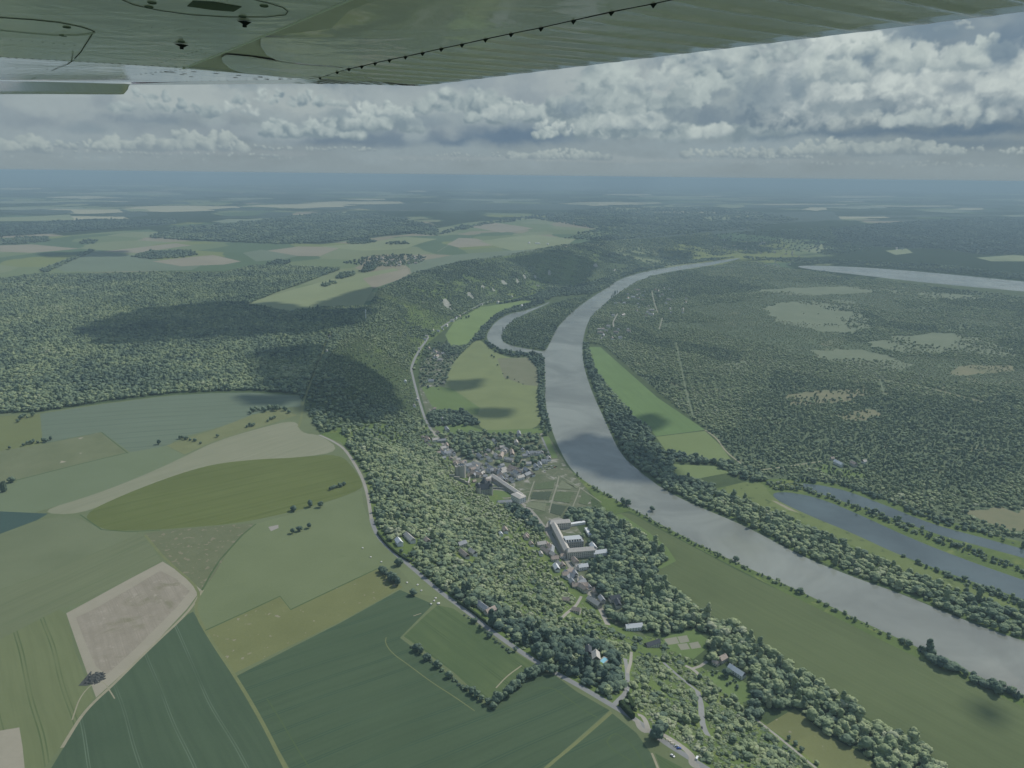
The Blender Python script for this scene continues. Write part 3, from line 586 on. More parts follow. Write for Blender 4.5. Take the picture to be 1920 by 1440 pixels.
for q in ([(1560,430),(1640,420),(1760,412),(2060,404),(2060,470),(1850,478),(1760,466),(1640,462),(1570,452)], [(-80,424),(180,412),(330,412),(330,418),(230,428),(60,440),(-80,450)],
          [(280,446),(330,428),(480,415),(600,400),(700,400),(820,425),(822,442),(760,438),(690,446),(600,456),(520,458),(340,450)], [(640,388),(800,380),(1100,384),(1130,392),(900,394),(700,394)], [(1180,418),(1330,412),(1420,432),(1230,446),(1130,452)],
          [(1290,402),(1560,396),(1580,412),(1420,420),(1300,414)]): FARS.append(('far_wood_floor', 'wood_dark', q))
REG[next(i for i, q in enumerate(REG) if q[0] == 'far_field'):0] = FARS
POLYS = []; LINES = []
def build_terrain():
    verts, edges = [], []
    def add_loop(p):
        n0 = len(verts); verts.extend([tuple(q) for q in p]); n = len(p)
        edges.extend([(n0+i, n0+(i+1) % n) for i in range(n)])
    for name, mat, px in REG:
        p = to_ground(px)
        if name in SMOOTH: p = chaikin(p, True, 2)
        if name == 'chalk_outcrop':
            p = resample(p, 3); p = np.array([q+7*np.array([mnoise.noise(Vector((q[0]/9, q[1]/9, 2))), mnoise.noise(Vector((q[0]/9, q[1]/9, 9)))]) for q in p])
        if name == 'clearing':                                       # ragged wood edges
            p = resample(p, 14); c_ = p.mean(0); p = np.array([q+(q-c_)/np.linalg.norm(q-c_)*(45*mnoise.noise(Vector((q[0]/70, q[1]/70, 2)))+22*mnoise.noise(Vector((q[0]/22, q[1]/22, 5)))) for q in p])
        POLYS.append((name, mat, p)); add_loop(resample(p, 60))
    for name, mat, w, px in ROADS:
        c = chaikin(to_ground(px), False, 2) if name != 'ditch' else to_ground(px)
        t = np.gradient(c, axis=0); t /= np.linalg.norm(t, axis=1)[:, None]+1e-9
        nrm = np.column_stack([-t[:, 1], t[:, 0]])
        LINES.append((name, mat, w, c)); add_loop(np.vstack([c+nrm*w/2, (c-nrm*w/2)[::-1]]))
    # background points: denser near the camera and along the slope
    pts = []
    r = 250.0
    while r < 180000:
        st = max(45.0, r*0.035) if r < 9000 else r*0.12
        half = R(60) if r < 9000 else R(66)
        n = max(10, int(2*half*r/st)) if r < 9000 else 24
        for k in range(n+1):
            a = -half + 2*half*k/n + (RNG.random()-.5)*0.5*(2*half/n)*(0 < k < n)
            pts.append((math.sin(a)*r, math.cos(a)*r))
        r += st*0.9
    for r in (40, 120, 190): pts += [(math.sin(a)*r, math.cos(a)*r) for a in np.linspace(0, 2*math.pi, 12, endpoint=False)]
    for r in (320, 600, 1100, 2500): pts += [(math.sin(a)*r, math.cos(a)*r) for a in np.linspace(R(70), R(290), 14)]
    pts = np.array(pts)
    sl_pts = []
    for i in range(len(CREST)):
        pass
    X, Y = np.meshgrid(np.arange(-900, 2600, 22.0), np.arange(300, 4200, 22.0)); G = np.column_stack([X.ravel(), Y.ravel()])
    G = G + RNG.uniform(-5, 5, G.shape)
    keep = ~pip(G, PLAT_POLY) & ~pip(G, VAL_POLY) & (np.linalg.norm(G, axis=1) < 3600)
    pts = np.vstack([pts, G[keep]])
    verts.extend([tuple(q) for q in pts])
    res = geometry.delaunay_2d_cdt([Vector(v) for v in verts], edges, [], 0, 0.02, False)
    V = np.array([tuple(v) for v in res[0]]); F = np.array([tuple(f) for f in res[2]])
    Z = height(V); Cn = V[F].mean(1)
    owner = np.full(len(F), -1)
    for i, (name, mat, p) in enumerate(POLYS): owner[pip(Cn, p)] = i
    for i, (name, mat, w, c) in enumerate(LINES):
        bb = (Cn[:, 0] > c[:, 0].min()-w) & (Cn[:, 0] < c[:, 0].max()+w) & (Cn[:, 1] > c[:, 1].min()-w) & (Cn[:, 1] < c[:, 1].max()+w)
        idx = np.where(bb)[0]
        if len(idx): owner[idx[dist_line(Cn[idx], c) < w*0.5]] = len(POLYS)+i
    # far open country against the near wood floor
    base = np.where(np.linalg.norm(Cn, axis=1) > 4600, -2, -1)
    base = np.where((np.linalg.norm(Cn, axis=1) > 5200) & (owner == -1), -2, -1)
    owner = np.where(owner == -1, base, owner)
    Z3 = np.column_stack([V, Z])
    def emit(name, mat, sel, label, cat):
        f = F[sel]
        if not len(f): return None
        u, inv = np.unique(f, return_inverse=True)
        o = mesh_np(name, Z3[u], inv.reshape(-1, 3), MATS[mat], smooth=True)
        return tag(o, label, cat, kind='structure')
    emit('ground', 'wood_floor', owner == -1, 'dark woodland ground between the fields, the slope and the river', 'ground')
    emit('ground', 'open_country', owner == -2, 'distant patchwork of fields and woods reaching the horizon', 'ground')
    for i, (name, mat, p) in enumerate(POLYS):
        emit(name, mat, owner == i, mat.replace('_', ' ') + ' ground seen from the air', name.replace('_', ' '))
    for i, (name, mat, w, c) in enumerate(LINES):
        emit(name, mat, owner == len(POLYS)+i, 'pale ' + name.replace('_', ' ') + ' of ' + mat.replace('_', ' '), name.replace('_', ' '))
    print('terrain', len(V), len(F))
build_terrain()
#@@TREES

# ------------------------------------------------------------------ buildings and built things
class MB:                                                            # collects boxes, prisms and sheets for one mesh
    def __init__(s): s.v = []; s.f = []; s.mi = []
    def add(s, vs, fs, mi=0):
        n = len(s.v); s.v += [tuple(q) for q in vs]; s.f += [tuple(n+i for i in f) for f in fs]; s.mi += [mi]*len(fs)
    def box(s, x0, x1, y0, y1, z0, z1, mi=0, rz=0, o=(0, 0, 0)):
        c, d = math.cos(rz), math.sin(rz)
        P = [(x, y, z) for z in (z0, z1) for x, y in ((x0, y0), (x1, y0), (x1, y1), (x0, y1))]
        P = [(o[0]+x*c-y*d, o[1]+x*d+y*c, o[2]+z) for x, y, z in P]
        s.add(P, [(3, 2, 1, 0), (4, 5, 6, 7), (0, 1, 5, 4), (1, 2, 6, 5), (2, 3, 7, 6), (3, 0, 4, 7)], mi)
    def gable(s, L, W, z0, h, mi=0):                                 # walls with gable ends, ridge along x
        x, y = L/2, W/2; r = z0+h
        s.add([(-x,-y,-2),(x,-y,-2),(x,y,-2),(-x,y,-2),(-x,-y,z0),(x,-y,z0),(x,y,z0),(-x,y,z0),(-x,0,r),(x,0,r)],
              [(0,1,5,4),(2,3,7,6),(1,2,6,9,5),(3,0,4,8,7)], mi)
    def roof(s, L, W, z0, h, ov=0.45, th=0.25, mi=0, hip=0.0):
        x, y = L/2+ov, W/2+ov; k = h/(W/2); e = z0-ov*k; r = z0+h; hx = x-hip*W/2
        for d in (0, th):
            pass
        s.add([(-x,-y,e),(x,-y,e),(x,y,e),(-x,y,e),(-hx,0,r),(hx,0,r),
               (-x,-y,e+th),(x,-y,e+th),(x,y,e+th),(-x,y,e+th),(-hx,0,r+th),(hx,0,r+th)],
              [(6,7,11,10),(8,9,10,11),(7,8,11),(9,6,10),(0,4,5,1),(2,5,4,3),(1,5,2),(3,4,0),(0,1,7,6),(1,2,8,7),(2,3,9,8),(3,0,6,9)], mi)
    def cyl(s, r0, r1, z0, z1, n=12, o=(0, 0), mi=0):
        a = [2*math.pi*i/n for i in range(n)]
        P = [(o[0]+r0*math.cos(t), o[1]+r0*math.sin(t), z0) for t in a]+[(o[0]+r1*math.cos(t), o[1]+r1*math.sin(t), z1) for t in a]
        s.add(P, [(i, (i+1) % n, n+(i+1) % n, n+i) for i in range(n)]+[tuple(range(2*n-1, n-1, -1))[::-1]], mi)
    def mesh(s, name, mats):
        me = bpy.data.meshes.new(name); me.from_pydata(s.v, [], s.f); me.validate()
        for m in mats: me.materials.append(m)
        if len(s.mi) == len(me.polygons): me.polygons.foreach_set('material_index', s.mi)
        me.update(); return me
def link(name, me, parent=None, loc=(0, 0, 0), rz=0):
    o = bpy.data.objects.new(name, me); COL.objects.link(o); o.location = loc; o.rotation_euler = (0, 0, rz)
    if parent: o.parent = parent
    return o
WALLS = {'cream': flat_mat('cream_render', (0.58, 0.55, 0.48), 0.15), 'white': flat_mat('white_render', (0.75, 0.75, 0.72), 0.12),
         'stone': flat_mat('pale_stone', (0.42, 0.40, 0.35), 0.25), 'grey': flat_mat('grey_render', (0.34, 0.34, 0.32), 0.2)}
ROOFS = {'grey slate': flat_mat('grey_slate', (0.29, 0.305, 0.315), 0.3), 'brown tile': flat_mat('brown_tile', (0.36, 0.30, 0.25), 0.3),
         'pale tile': flat_mat('pale_tile', (0.46, 0.435, 0.39), 0.25), 'dark': flat_mat('dark_slate', (0.06, 0.07, 0.08), 0.3),
         'white metal': flat_mat('white_metal', (0.62, 0.64, 0.64), 0.1)}
GLASS = flat_mat('window_glass', (0.03, 0.04, 0.045), 0.1, rough=0.15, spec=0.5)
WOODM = flat_mat('bark', (0.09, 0.07, 0.05), 0.3, 2.0)
HOUSE_ME = {}
SIZES = {'small': (9, 6.5, 4.2, 2.8), 'medium': (13, 8, 5.6, 3.6), 'long': (20, 8, 5.2, 3.6), 'tall': (14, 9, 9.0, 4.2), 'barn': (44, 14, 5, 3)}
def house_meshes(size, wall, roof):
    k = (size, wall, roof)
    if k not in HOUSE_ME:
        L, W, z, h = SIZES[size]
        a = MB(); a.gable(L, W, z, h)
        for fl in range(int(z//2.6)):
            for i in range(int(L//3)):
                x = -L/2+1.5+i*(L-3)/max(1, int(L//3)-1); zz = 0.9+fl*2.7
                for sgn in (-1, 1):
                    y = sgn*(W/2+0.03)
                    P = [(x-.5, y, zz), (x+.5, y, zz), (x+.5, y, zz+1.4), (x-.5, y, zz+1.4)]
                    a.add(P, [(0, 1, 2, 3) if sgn < 0 else (3, 2, 1, 0)], 1)
        b = MB(); b.roof(L, W, z, h)
        c = MB(); c.box(-.45, .45, -.3, .3, h*0.35, h+1.0); c.box(-.55, .55, -.4, .4, h+1.0, h+1.15)
        HOUSE_ME[k] = (a.mesh('wall', [WALLS[wall], GLASS]), b.mesh('roof', [ROOFS[roof]]), c.mesh('chimney', [WALLS['stone']]))
    return HOUSE_ME[k]
ALLROADS = np.vstack([np.column_stack([c[:-1], np.diff(c, axis=0)]) for n, m, w, c in LINES if 'garden' not in n])
def road_angle(p):
    i = np.argmin(((ALLROADS[:, :2]-p)**2).sum(1)); return math.atan2(ALLROADS[i, 3], ALLROADS[i, 2])
FOOTPRINTS = []                                                      # centre and clear radius, for the trees
ORD = ['nearest', 'second nearest', 'third nearest', 'fourth nearest', 'fifth nearest', 'sixth nearest', 'seventh nearest', 'eighth nearest', 'ninth nearest', 'tenth nearest', 'eleventh nearest', 'twelfth nearest']
LAND = [('old stone keep', (865,893)), ('castle court', (935,922)), ('glass roofed block', (1072,1022)), ('riverside white terrace', (1018,868)),
        ('lower street end', (1135,1165)), ('kitchen garden', (1040,925)), ('valley road entrance', (812,812)),
        ('crest road', (860,1135)), ('pool', (1132,1240)), ('sand courts', (1280,1206)), ('far riverside village', (1230,575)),
        ('valley hamlet', (860,600)), ('plateau village', (735,492)), ('distant river bend', (1400,460)), ('forest house clearing', (1570,872))]
HOUSES = []                                                          # collected first, labelled together below
def put_house(px, size='small', wall='cream', roof='brown tile', turn=0.0, rz=None):
    HOUSES.append([px, size, wall, roof, turn, rz])
for h in [
 ((793,823),'small','cream','brown tile'),((799,831),'medium','cream','brown tile'),((806,838),'small','white','brown tile'),((816,828),'medium','white','pale tile'),((828,829),'long','grey','grey slate'),
 ((831,844),'medium','white','pale tile'),((822,851),'small','cream','brown tile'),((838,854),'medium','white','grey slate'),((845,862),'small','cream','brown tile'),((851,853),'small','white','grey slate'),
 ((832,861),'small','white','grey slate'),((859,864),'small','white','pale tile'),((855,874),'medium','cream','brown tile'),((866,874),'medium','cream','brown tile'),((878,877),'medium','white','grey slate'),
 ((891,873),'long','grey','grey slate'),((886,886),'small','cream','brown tile'),((897,889),'medium','cream','grey slate'),((905,882),'small','white','pale tile'),((913,873),'small','grey','grey slate'),
 ((917,886),'medium','white','grey slate'),((928,886),'medium','cream','brown tile'),((936,891),'small','white','grey slate'),((944,886),'tall','white','pale tile'),((952,897),'medium','cream','pale tile'),
 ((968,893),'tall','white','grey slate'),((987,888),'tall','grey','grey slate'),((960,903),'medium','white','grey slate'),((976,899),'medium','white','pale tile'),((998,892),'medium','white','brown tile'),
 ((948,905),'small','cream','brown tile'),((1005,879),'medium','white','grey slate'),((1012,874),'long','white','grey slate'),((1021,868),'medium','white','grey slate'),((1029,863),'medium','white','pale tile'),
 ((1003,853),'long','white','grey slate'),((973,816),'long','white','grey slate'),((927,830),'medium','white','pale tile'),((968,833),'medium','cream','pale tile'),((943,851),'medium','cream','pale tile'),
 ((911,856),'small','white','brown tile'),((900,859),'long','white','grey slate'),((931,858),'medium','white','pale tile'),((829,788),'small','white','grey slate'),((822,813),'small','cream','brown tile'),((838,808),'long','grey','grey slate'),
 ((980,846),'small','white','grey slate'),((1016,851),'small','white','pale tile'),((918,864),'medium','white','pale tile'),((941,875),'small','white','grey slate'),((880,895),'small','cream','brown tile'),((889,905),'small','cream','brown tile'),((897,913),'medium','cream','grey slate'),
 ((1032,1031),'medium','cream','brown tile'),((1026,1023),'small','white','brown tile'),((1014,1041),'small','white','pale tile'),((1040,1052),'medium','cream','brown tile'),((1043,1069),'medium','white','white metal'),
 ((1055,1063),'small','cream','brown tile'),((1062,1082),'medium','white','brown tile'),((1078,1056),'medium','cream','brown tile'),((1085,1066),'medium','white','pale tile'),((1093,1067),'medium','white','white metal'),
 ((1078,1080),'medium','white','grey slate'),((1092,1091),'small','white','pale tile'),((1124,1041),'long','white','white metal'),((1112,1030),'medium','white','white metal'),((1128,1128),'medium','grey','grey slate'),
 ((1152,1127),'medium','cream','dark'),((1158,1136),'medium','cream','dark'),((1080,1149),'medium','cream','brown tile'),((1061,1128),'small','cream','brown tile'),((988,1008),'small','cream','brown tile'),((996,1023),'small','white','brown tile'),
 ((947,998),'medium','white','brown tile'),((939,1004),'small','white','white metal'),((986,1011),'small','cream','brown tile'),
 ((748,1021),'medium','white','white metal'),((768,1013),'long','white','pale tile'),((801,1018),'small','cream','brown tile'),((870,1043),'long','cream','brown tile'),((886,1040),'medium','white','pale tile'),((866,1025),'medium','cream','grey slate'),
 ((906,1143),'long','white','grey slate'),((919,1151),'medium','cream','brown tile'),((1103,1226),'medium','cream','dark'),((1117,1238),'medium','white','pale tile'),
 ((1188,1180),'long','white','white metal'),((1223,1212),'long','cream','dark'),((1354,1240),'medium','cream','brown tile'),((1342,1246),'small','cream','brown tile'),((1381,1264),'long','white','white metal'),
 ((1055,1045),'small','white','brown tile'),((1072,1094),'small','white','grey slate'),((1115,1112),'small','cream','brown tile'),((1104,1104),'small','white','grey slate'),
 ((838,612),'medium','white','pale tile'),((830,618),'small','white','grey slate'),((822,622),'small','white','grey slate'),((812,620),'small','white','pale tile'),((848,603),'medium','white','pale tile'),((855,598),'medium','white','grey slate'),
 ((800,632),'small','white','pale tile'),((797,638),'small','white','grey slate'),((786,655),'small','white','pale tile'),((862,594),'small','cream','brown tile'),((903,572),'small','white','pale tile'),((934,568),'medium','white','pale tile'),
 ((760,717),'small','white','white metal'),((808,716),'long','white','grey slate'),((777,763),'small','white','pale tile'),((782,751),'small','white','pale tile'),((815,768),'small','cream','brown tile'),((978,575),'medium','white','white metal'),((1008,537),'long','white','pale tile'),((960,557),'small','white','pale tile'),
 ((617,632),'small','white','dark'),((613,660),'small','white','pale tile'),
 ((992,456),'barn','white','white metal'),((1008,457),'barn','white','white metal'),((1027,458),'barn','white','white metal'),
 ((1572,872),'long','white','white metal'),((1600,873),'medium','cream','brown tile'),((1620,868),'small','white','pale tile'),((1560,862),'small','cream','brown tile'),((1545,508),'long','white','white metal'),
]: put_house(*h)
_r = random.Random(3)
for poly, n in (([(792,815),(815,818),(840,838),(870,866),(940,878),(990,884),(1002,896),(950,908),(905,905),(880,890),(845,866),(812,842)], 46), ([(1020,1015),(1050,1050),(1085,1090),(1125,1140),(1110,1140),(1060,1085),(1030,1050),(1010,1025)], 14), ([(900,845),(985,835),(1010,850),(990,875),(930,868)], 14), ([(1150,560),(1210,535),(1290,540),(1300,560),(1290,590),(1200,595),(1150,600)], 44), ([(1110,615),(1200,610),(1200,640),(1110,640)], 14),
                ([(690,488),(740,480),(790,480),(800,490),(760,500),(700,500)], 22), ([(1330,440),(1440,450),(1530,480),(1480,486),(1380,474),(1310,460)], 40),
                ([(1400,488),(1500,492),(1500,500),(1420,500)], 10), ([(800,650),(835,640),(840,690),(790,700)], 8), ([(1560,455),(1700,465),(1720,475),(1580,468)], 8)):
    xs = [p[0] for p in poly]; ys = [p[1] for p in poly]; PP = np.array(poly, float); k = 0
    while k < n:
        q = (_r.uniform(min(xs), max(xs)), _r.uniform(min(ys), max(ys)))
        if pip(np.array([q]), PP)[0]:
            put_house(q, _r.choice(['small', 'medium', 'medium', 'long']), _r.choice(['white', 'cream', 'white', 'stone']), _r.choice(['brown tile', 'pale tile', 'grey slate']), _r.uniform(-.5, .5)); k += 1
def build_houses():
    P = ground3([h[0] for h in HOUSES]); keys = {}
    rr = random.Random(5); rep = {}
    for h, p in zip(HOUSES, P):
        lm = min(LAND, key=lambda l: (l[1][0]-h[0][0])**2+(l[1][1]-h[0][1])**2)
        d = math.dist(lm[1], h[0]); keys.setdefault((h[1], h[2], h[3], lm[0]), []).append((d, id(h)))
    for k in keys: keys[k].sort()
    for h, p in zip(HOUSES, P):
        px, size, wall, roof, turn, rz = h
        lm = min(LAND, key=lambda l: (l[1][0]-px[0])**2+(l[1][1]-px[1])**2)
        L = keys[(size, wall, roof, lm[0])]; i = [q[1] for q in L].index(id(h))
        wd = 'barn' if size == 'barn' else 'house'
        lab = 'long white metal roofed barn' if size == 'barn' else '%s %s %s with %s roof' % (size, wall, wd, roof)
        lab += (', %s its like to the %s' % (ORD[min(i, 11)], lm[0])) if len(L) > 1 else ' near the ' + lm[0]
        a = rz if rz is not None else road_angle(p[:2])+turn+rr.uniform(-.12, .12)+(math.pi/2 if rr.random() < .3 else 0)
        e = empty('barn' if size == 'barn' else 'house', (p[0], p[1], p[2]), a, lab, wd, 'houses of the ' + ('village under the slope' if p[1] < 2300 else 'far villages'))
        sc = rr.uniform(.88, 1.12); e.scale = (sc*rr.uniform(.9, 1.15), sc, sc)
        w, r, c = house_meshes(size, wall, roof)
        link('wall', w, e); ro = link('roof', r, e)
        if size != 'barn' and np.linalg.norm(p) < 2300:
            Ls = SIZES[size]; link('chimney', c, ro, (Ls[0]*.32, 0, Ls[2]))
        FOOTPRINTS.append((p[0], p[1], SIZES[size][0]*0.55+2.5 if np.linalg.norm(p) < 2300 else SIZES[size][0]*0.7+3))
build_houses()

def block(name, label, cat, px, L, W, H, rz, wall='stone', roof='grey slate', rh=3.5, hip=0.6, kind='hip', group=None, wins=True, floors=None):
    """A larger building: wall part with window rows, roof part."""
    p = ground3([px])[0]
    e = empty(name, tuple(p), rz, label, cat, group)
    a = MB(); a.box(-L/2, L/2, -W/2, W/2, -3, H)
    if wins:
        for fl in range(floors or max(1, int(H//3.4))):
            for i in range(max(2, int(L//3.2))):
                n = max(2, int(L//3.2)); x = -L/2+1.6+i*(L-3.2)/(n-1); z = 1.0+fl*3.3
                for sg in (-1, 1):
                    y = sg*(W/2+.03); Q = [(x-.55, y, z), (x+.55, y, z), (x+.55, y, z+1.8), (x-.55, y, z+1.8)]
                    a.add(Q, [(0, 1, 2, 3) if sg < 0 else (3, 2, 1, 0)], 1)
            for i in range(max(2, int(W//3.4))):
                n = max(2, int(W//3.4)); y = -W/2+1.6+i*(W-3.2)/(n-1); z = 1.0+fl*3.3
                for sg in (-1, 1):
                    x = sg*(L/2+.03); Q = [(x, y-.55, z), (x, y+.55, z), (x, y+.55, z+1.8), (x, y-.55, z+1.8)]
                    a.add(Q, [(0, 1, 2, 3) if sg > 0 else (3, 2, 1, 0)], 1)
    link('wall', a.mesh('wall', [WALLS[wall], GLASS]), e)
    b = MB()
    if kind == 'hip': b.roof(L, W, H, rh, 0.5, 0.3, hip=hip)
    else:
        b.box(-L/2-.2, L/2+.2, -W/2-.2, W/2+.2, H, H+.5); b.box(-L/2+.6, L/2-.6, -W/2+.6, W/2-.6, H+.5, H+.56)
    link('roof', b.mesh('roof', [ROOFS[roof]]), e)
    for t in np.arange(-L/2, L/2+1, 8): FOOTPRINTS.append((p[0]+math.cos(rz)*t, p[1]+math.sin(rz)*t, W*0.6+2))
    return e
def ang(a, b):
    g = to_ground([a, b]); return math.atan2(*(g[1]-g[0])[::-1]), float(np.linalg.norm(g[1]-g[0]))
def build_castle():
    a, L = ang((920,895), (980,936))
    block('stable_wing', 'long pale roofed stable wing running beside the castle court', 'castle wing', (951,916), L, 10, 7, a, 'stone', 'pale tile', 3.2)
    block('castle_pavilion', 'flat topped pale pavilion closing the near end of the castle court', 'castle pavilion', (972,939), 26, 16, 11, a+.1, 'white', 'pale tile', 3.0)
    e = block('castle', 'stone castle with steep dark roofs at the foot of the wooded slope', 'castle', (908,926), 25, 11, 12, a+1.35, 'stone', 'dark', 9.0, 0.5)
    for (x, y) in ((-12.5, -5), (12.5, -5), (-12.5, 5), (11.5, 6)):
        t = MB(); t.cyl(3.4, 3.4, -3, 17, 12); link('tower', t.mesh('tower', [WALLS['stone']]), e, (x, y, 0))
        q = MB(); q.cyl(3.9, 0.1, 17, 24.5, 12); link('tower_roof', q.mesh('tower_roof', [ROOFS['dark']]), e, (x, y, 0))
    block('castle_gatehouse', 'dark roofed gatehouse tower left of the castle court', 'gatehouse', (908,917), 12, 11, 14, a+.3, 'stone', 'dark', 9, 1.0)
    block('castle_wing', 'low pale wing along the near side of the castle court', 'castle wing', (946,945), 28, 7, 5, a+1.2, 'white', 'grey slate', 3)
    g = ground3([(937, 926)])[0]
    m = MB(); n = 40
    P = [(math.cos(t)*26, math.sin(t)*15, .15) for t in np.linspace(0, 2*math.pi, n, endpoint=False)]
    m.add(P, [tuple(range(n))]); o = link('castle_lawn', m.mesh('castle_lawn', [MATS['lawn']]), None, tuple(g), a+.6)
    tag(o, 'oval lawn in the middle of the castle court', 'lawn', kind='structure')
    m = MB(); P = [(math.cos(t)*(30 if k else 26.5), math.sin(t)*(19 if k else 15.5), .1) for k in (0, 1) for t in np.linspace(0, 2*math.pi, n, endpoint=False)]
    m.add(P, [(i, (i+1) % n, n+(i+1) % n, n+i)[::-1] for i in range(n)]); o = link('court_path', m.mesh('court_path', [MATS['gravel']]), None, tuple(g), a+.6)
    tag(o, 'pale gravel drive round the oval castle lawn', 'path', kind='structure')
    m = MB()
    for i, t in enumerate(np.linspace(.3, 2.4, 18)):
        x, y = math.cos(t)*33, math.sin(t)*22; m.box(-2.6, 2.6, -.5, .5, -1, 3.2, 0, t+math.pi/2, (x, y, 0))
    o = link('court_wall', m.mesh('court_wall', [WALLS['grey']]), None, tuple(g), a+.6); tag(o, 'curved grey retaining wall around the castle lawn', 'wall')
    # the keep on the slope with its rampart
    p = ground3([(865, 894)])[0]
    e = empty('stone_keep', tuple(p), 0.5, 'massive roofless medieval stone keep standing in the trees above the village', 'keep')
    m = MB(); n = 20; R0, R1, H = 9.5, 7.0, 26
    m.cyl(R0+.6, R0, -6, 2, n); m.cyl(R0, R0-.5, 2, H, n); m.box(-R0-3.5, -R0+1, -4, 4, -6, H-1.2)
    for i in range(n):
        t = 2*math.pi*i/n
        if i % 2 == 0: m.box(-.5, .9, -1.1, 1.1, H-.02, H+1.6, 0, t, ((R0-1.5)*math.cos(t), (R0-1.5)*math.sin(t), 0))
    link('tower', m.mesh('tower', [WALLS['stone']]), e)
    m = MB(); m.cyl(R1, R1, H+.03, H+.1, n); link('hollow_shade', m.mesh('hollow_shade', [GLASS]), e)  # dark disc on the solid top, painted in for the shaded hollow
    FOOTPRINTS.append((p[0], p[1], 15))
    W = ground3([(842,894),(852,898),(862,902),(872,907),(878,910),(881,902)]); m = MB()
    for q, w in zip(W[:-1], W[1:]):
        d = w-q; l = math.hypot(d[0], d[1]); m.box(0, l, -.9, .9, -4, 5.5, 0, math.atan2(d[1], d[0]), tuple(q))
        FOOTPRINTS.append((q[0], q[1], 6))
    o = link('rampart', m.mesh('rampart', [WALLS['stone']])); tag(o, 'pale stone rampart wall zigzagging below the old keep', 'rampart')
build_castle()
def build_blocks():
    a, L = ang((1036,985), (1068,1047))
    block('hospital_wing', 'long pale roofed street wing of the big institution', 'institution wing', (1050,1016), L*0.82, 10, 10, a, 'stone', 'pale tile', 4)
    b = a-math.pi/2
    block('hospital_wing', 'pale roofed far cross wing of the big institution with rows of dormers', 'institution wing', (1049,989), 38, 12, 11, b, 'cream', 'pale tile', 4)
    e = block('glass_block', 'grey flat roofed block with glazed upper storey in the institution court', 'block', (1073,1023), 34, 18, 11, b, 'grey', 'grey slate', 2, kind='flat', floors=3)
    m = MB(); m.box(-13, 13, -6, 6, 11.5, 14.5); link('glazed_storey', m.mesh('glazed_storey', [GLASS]), e)
    m = MB(); m.box(-14, 14, -7, 7, 14.5, 15); link('upper_roof', m.mesh('upper_roof', [flat_mat('grey_zinc', (.42, .45, .46), .1)]), e)
    m = MB()
    for i in range(7): m.box(-14+i*4.4, -12.4+i*4.4, 7.4, 8.4, 11.5, 14)
    link('vent_row', m.mesh('vent_row', [WALLS['white']]), e)
    block('hospital_wing', 'pale roofed near front wing of the institution with two rows of windows', 'institution wing', (1088,1043), 46, 11, 12, b, 'cream', 'pale tile', 4)
    block('low_hall', 'low white flat roofed hall behind the institution beside the trees', 'hall', (1082,984), 30, 6, 4, b+.15, 'white', 'white metal', 1, kind='flat', wins=False)
    block('low_hall', 'low white flat roofed hall between garden trees right of the institution', 'hall', (1103,1000), 26, 6, 4, a, 'white', 'white metal', 1, kind='flat', wins=False)
build_blocks()
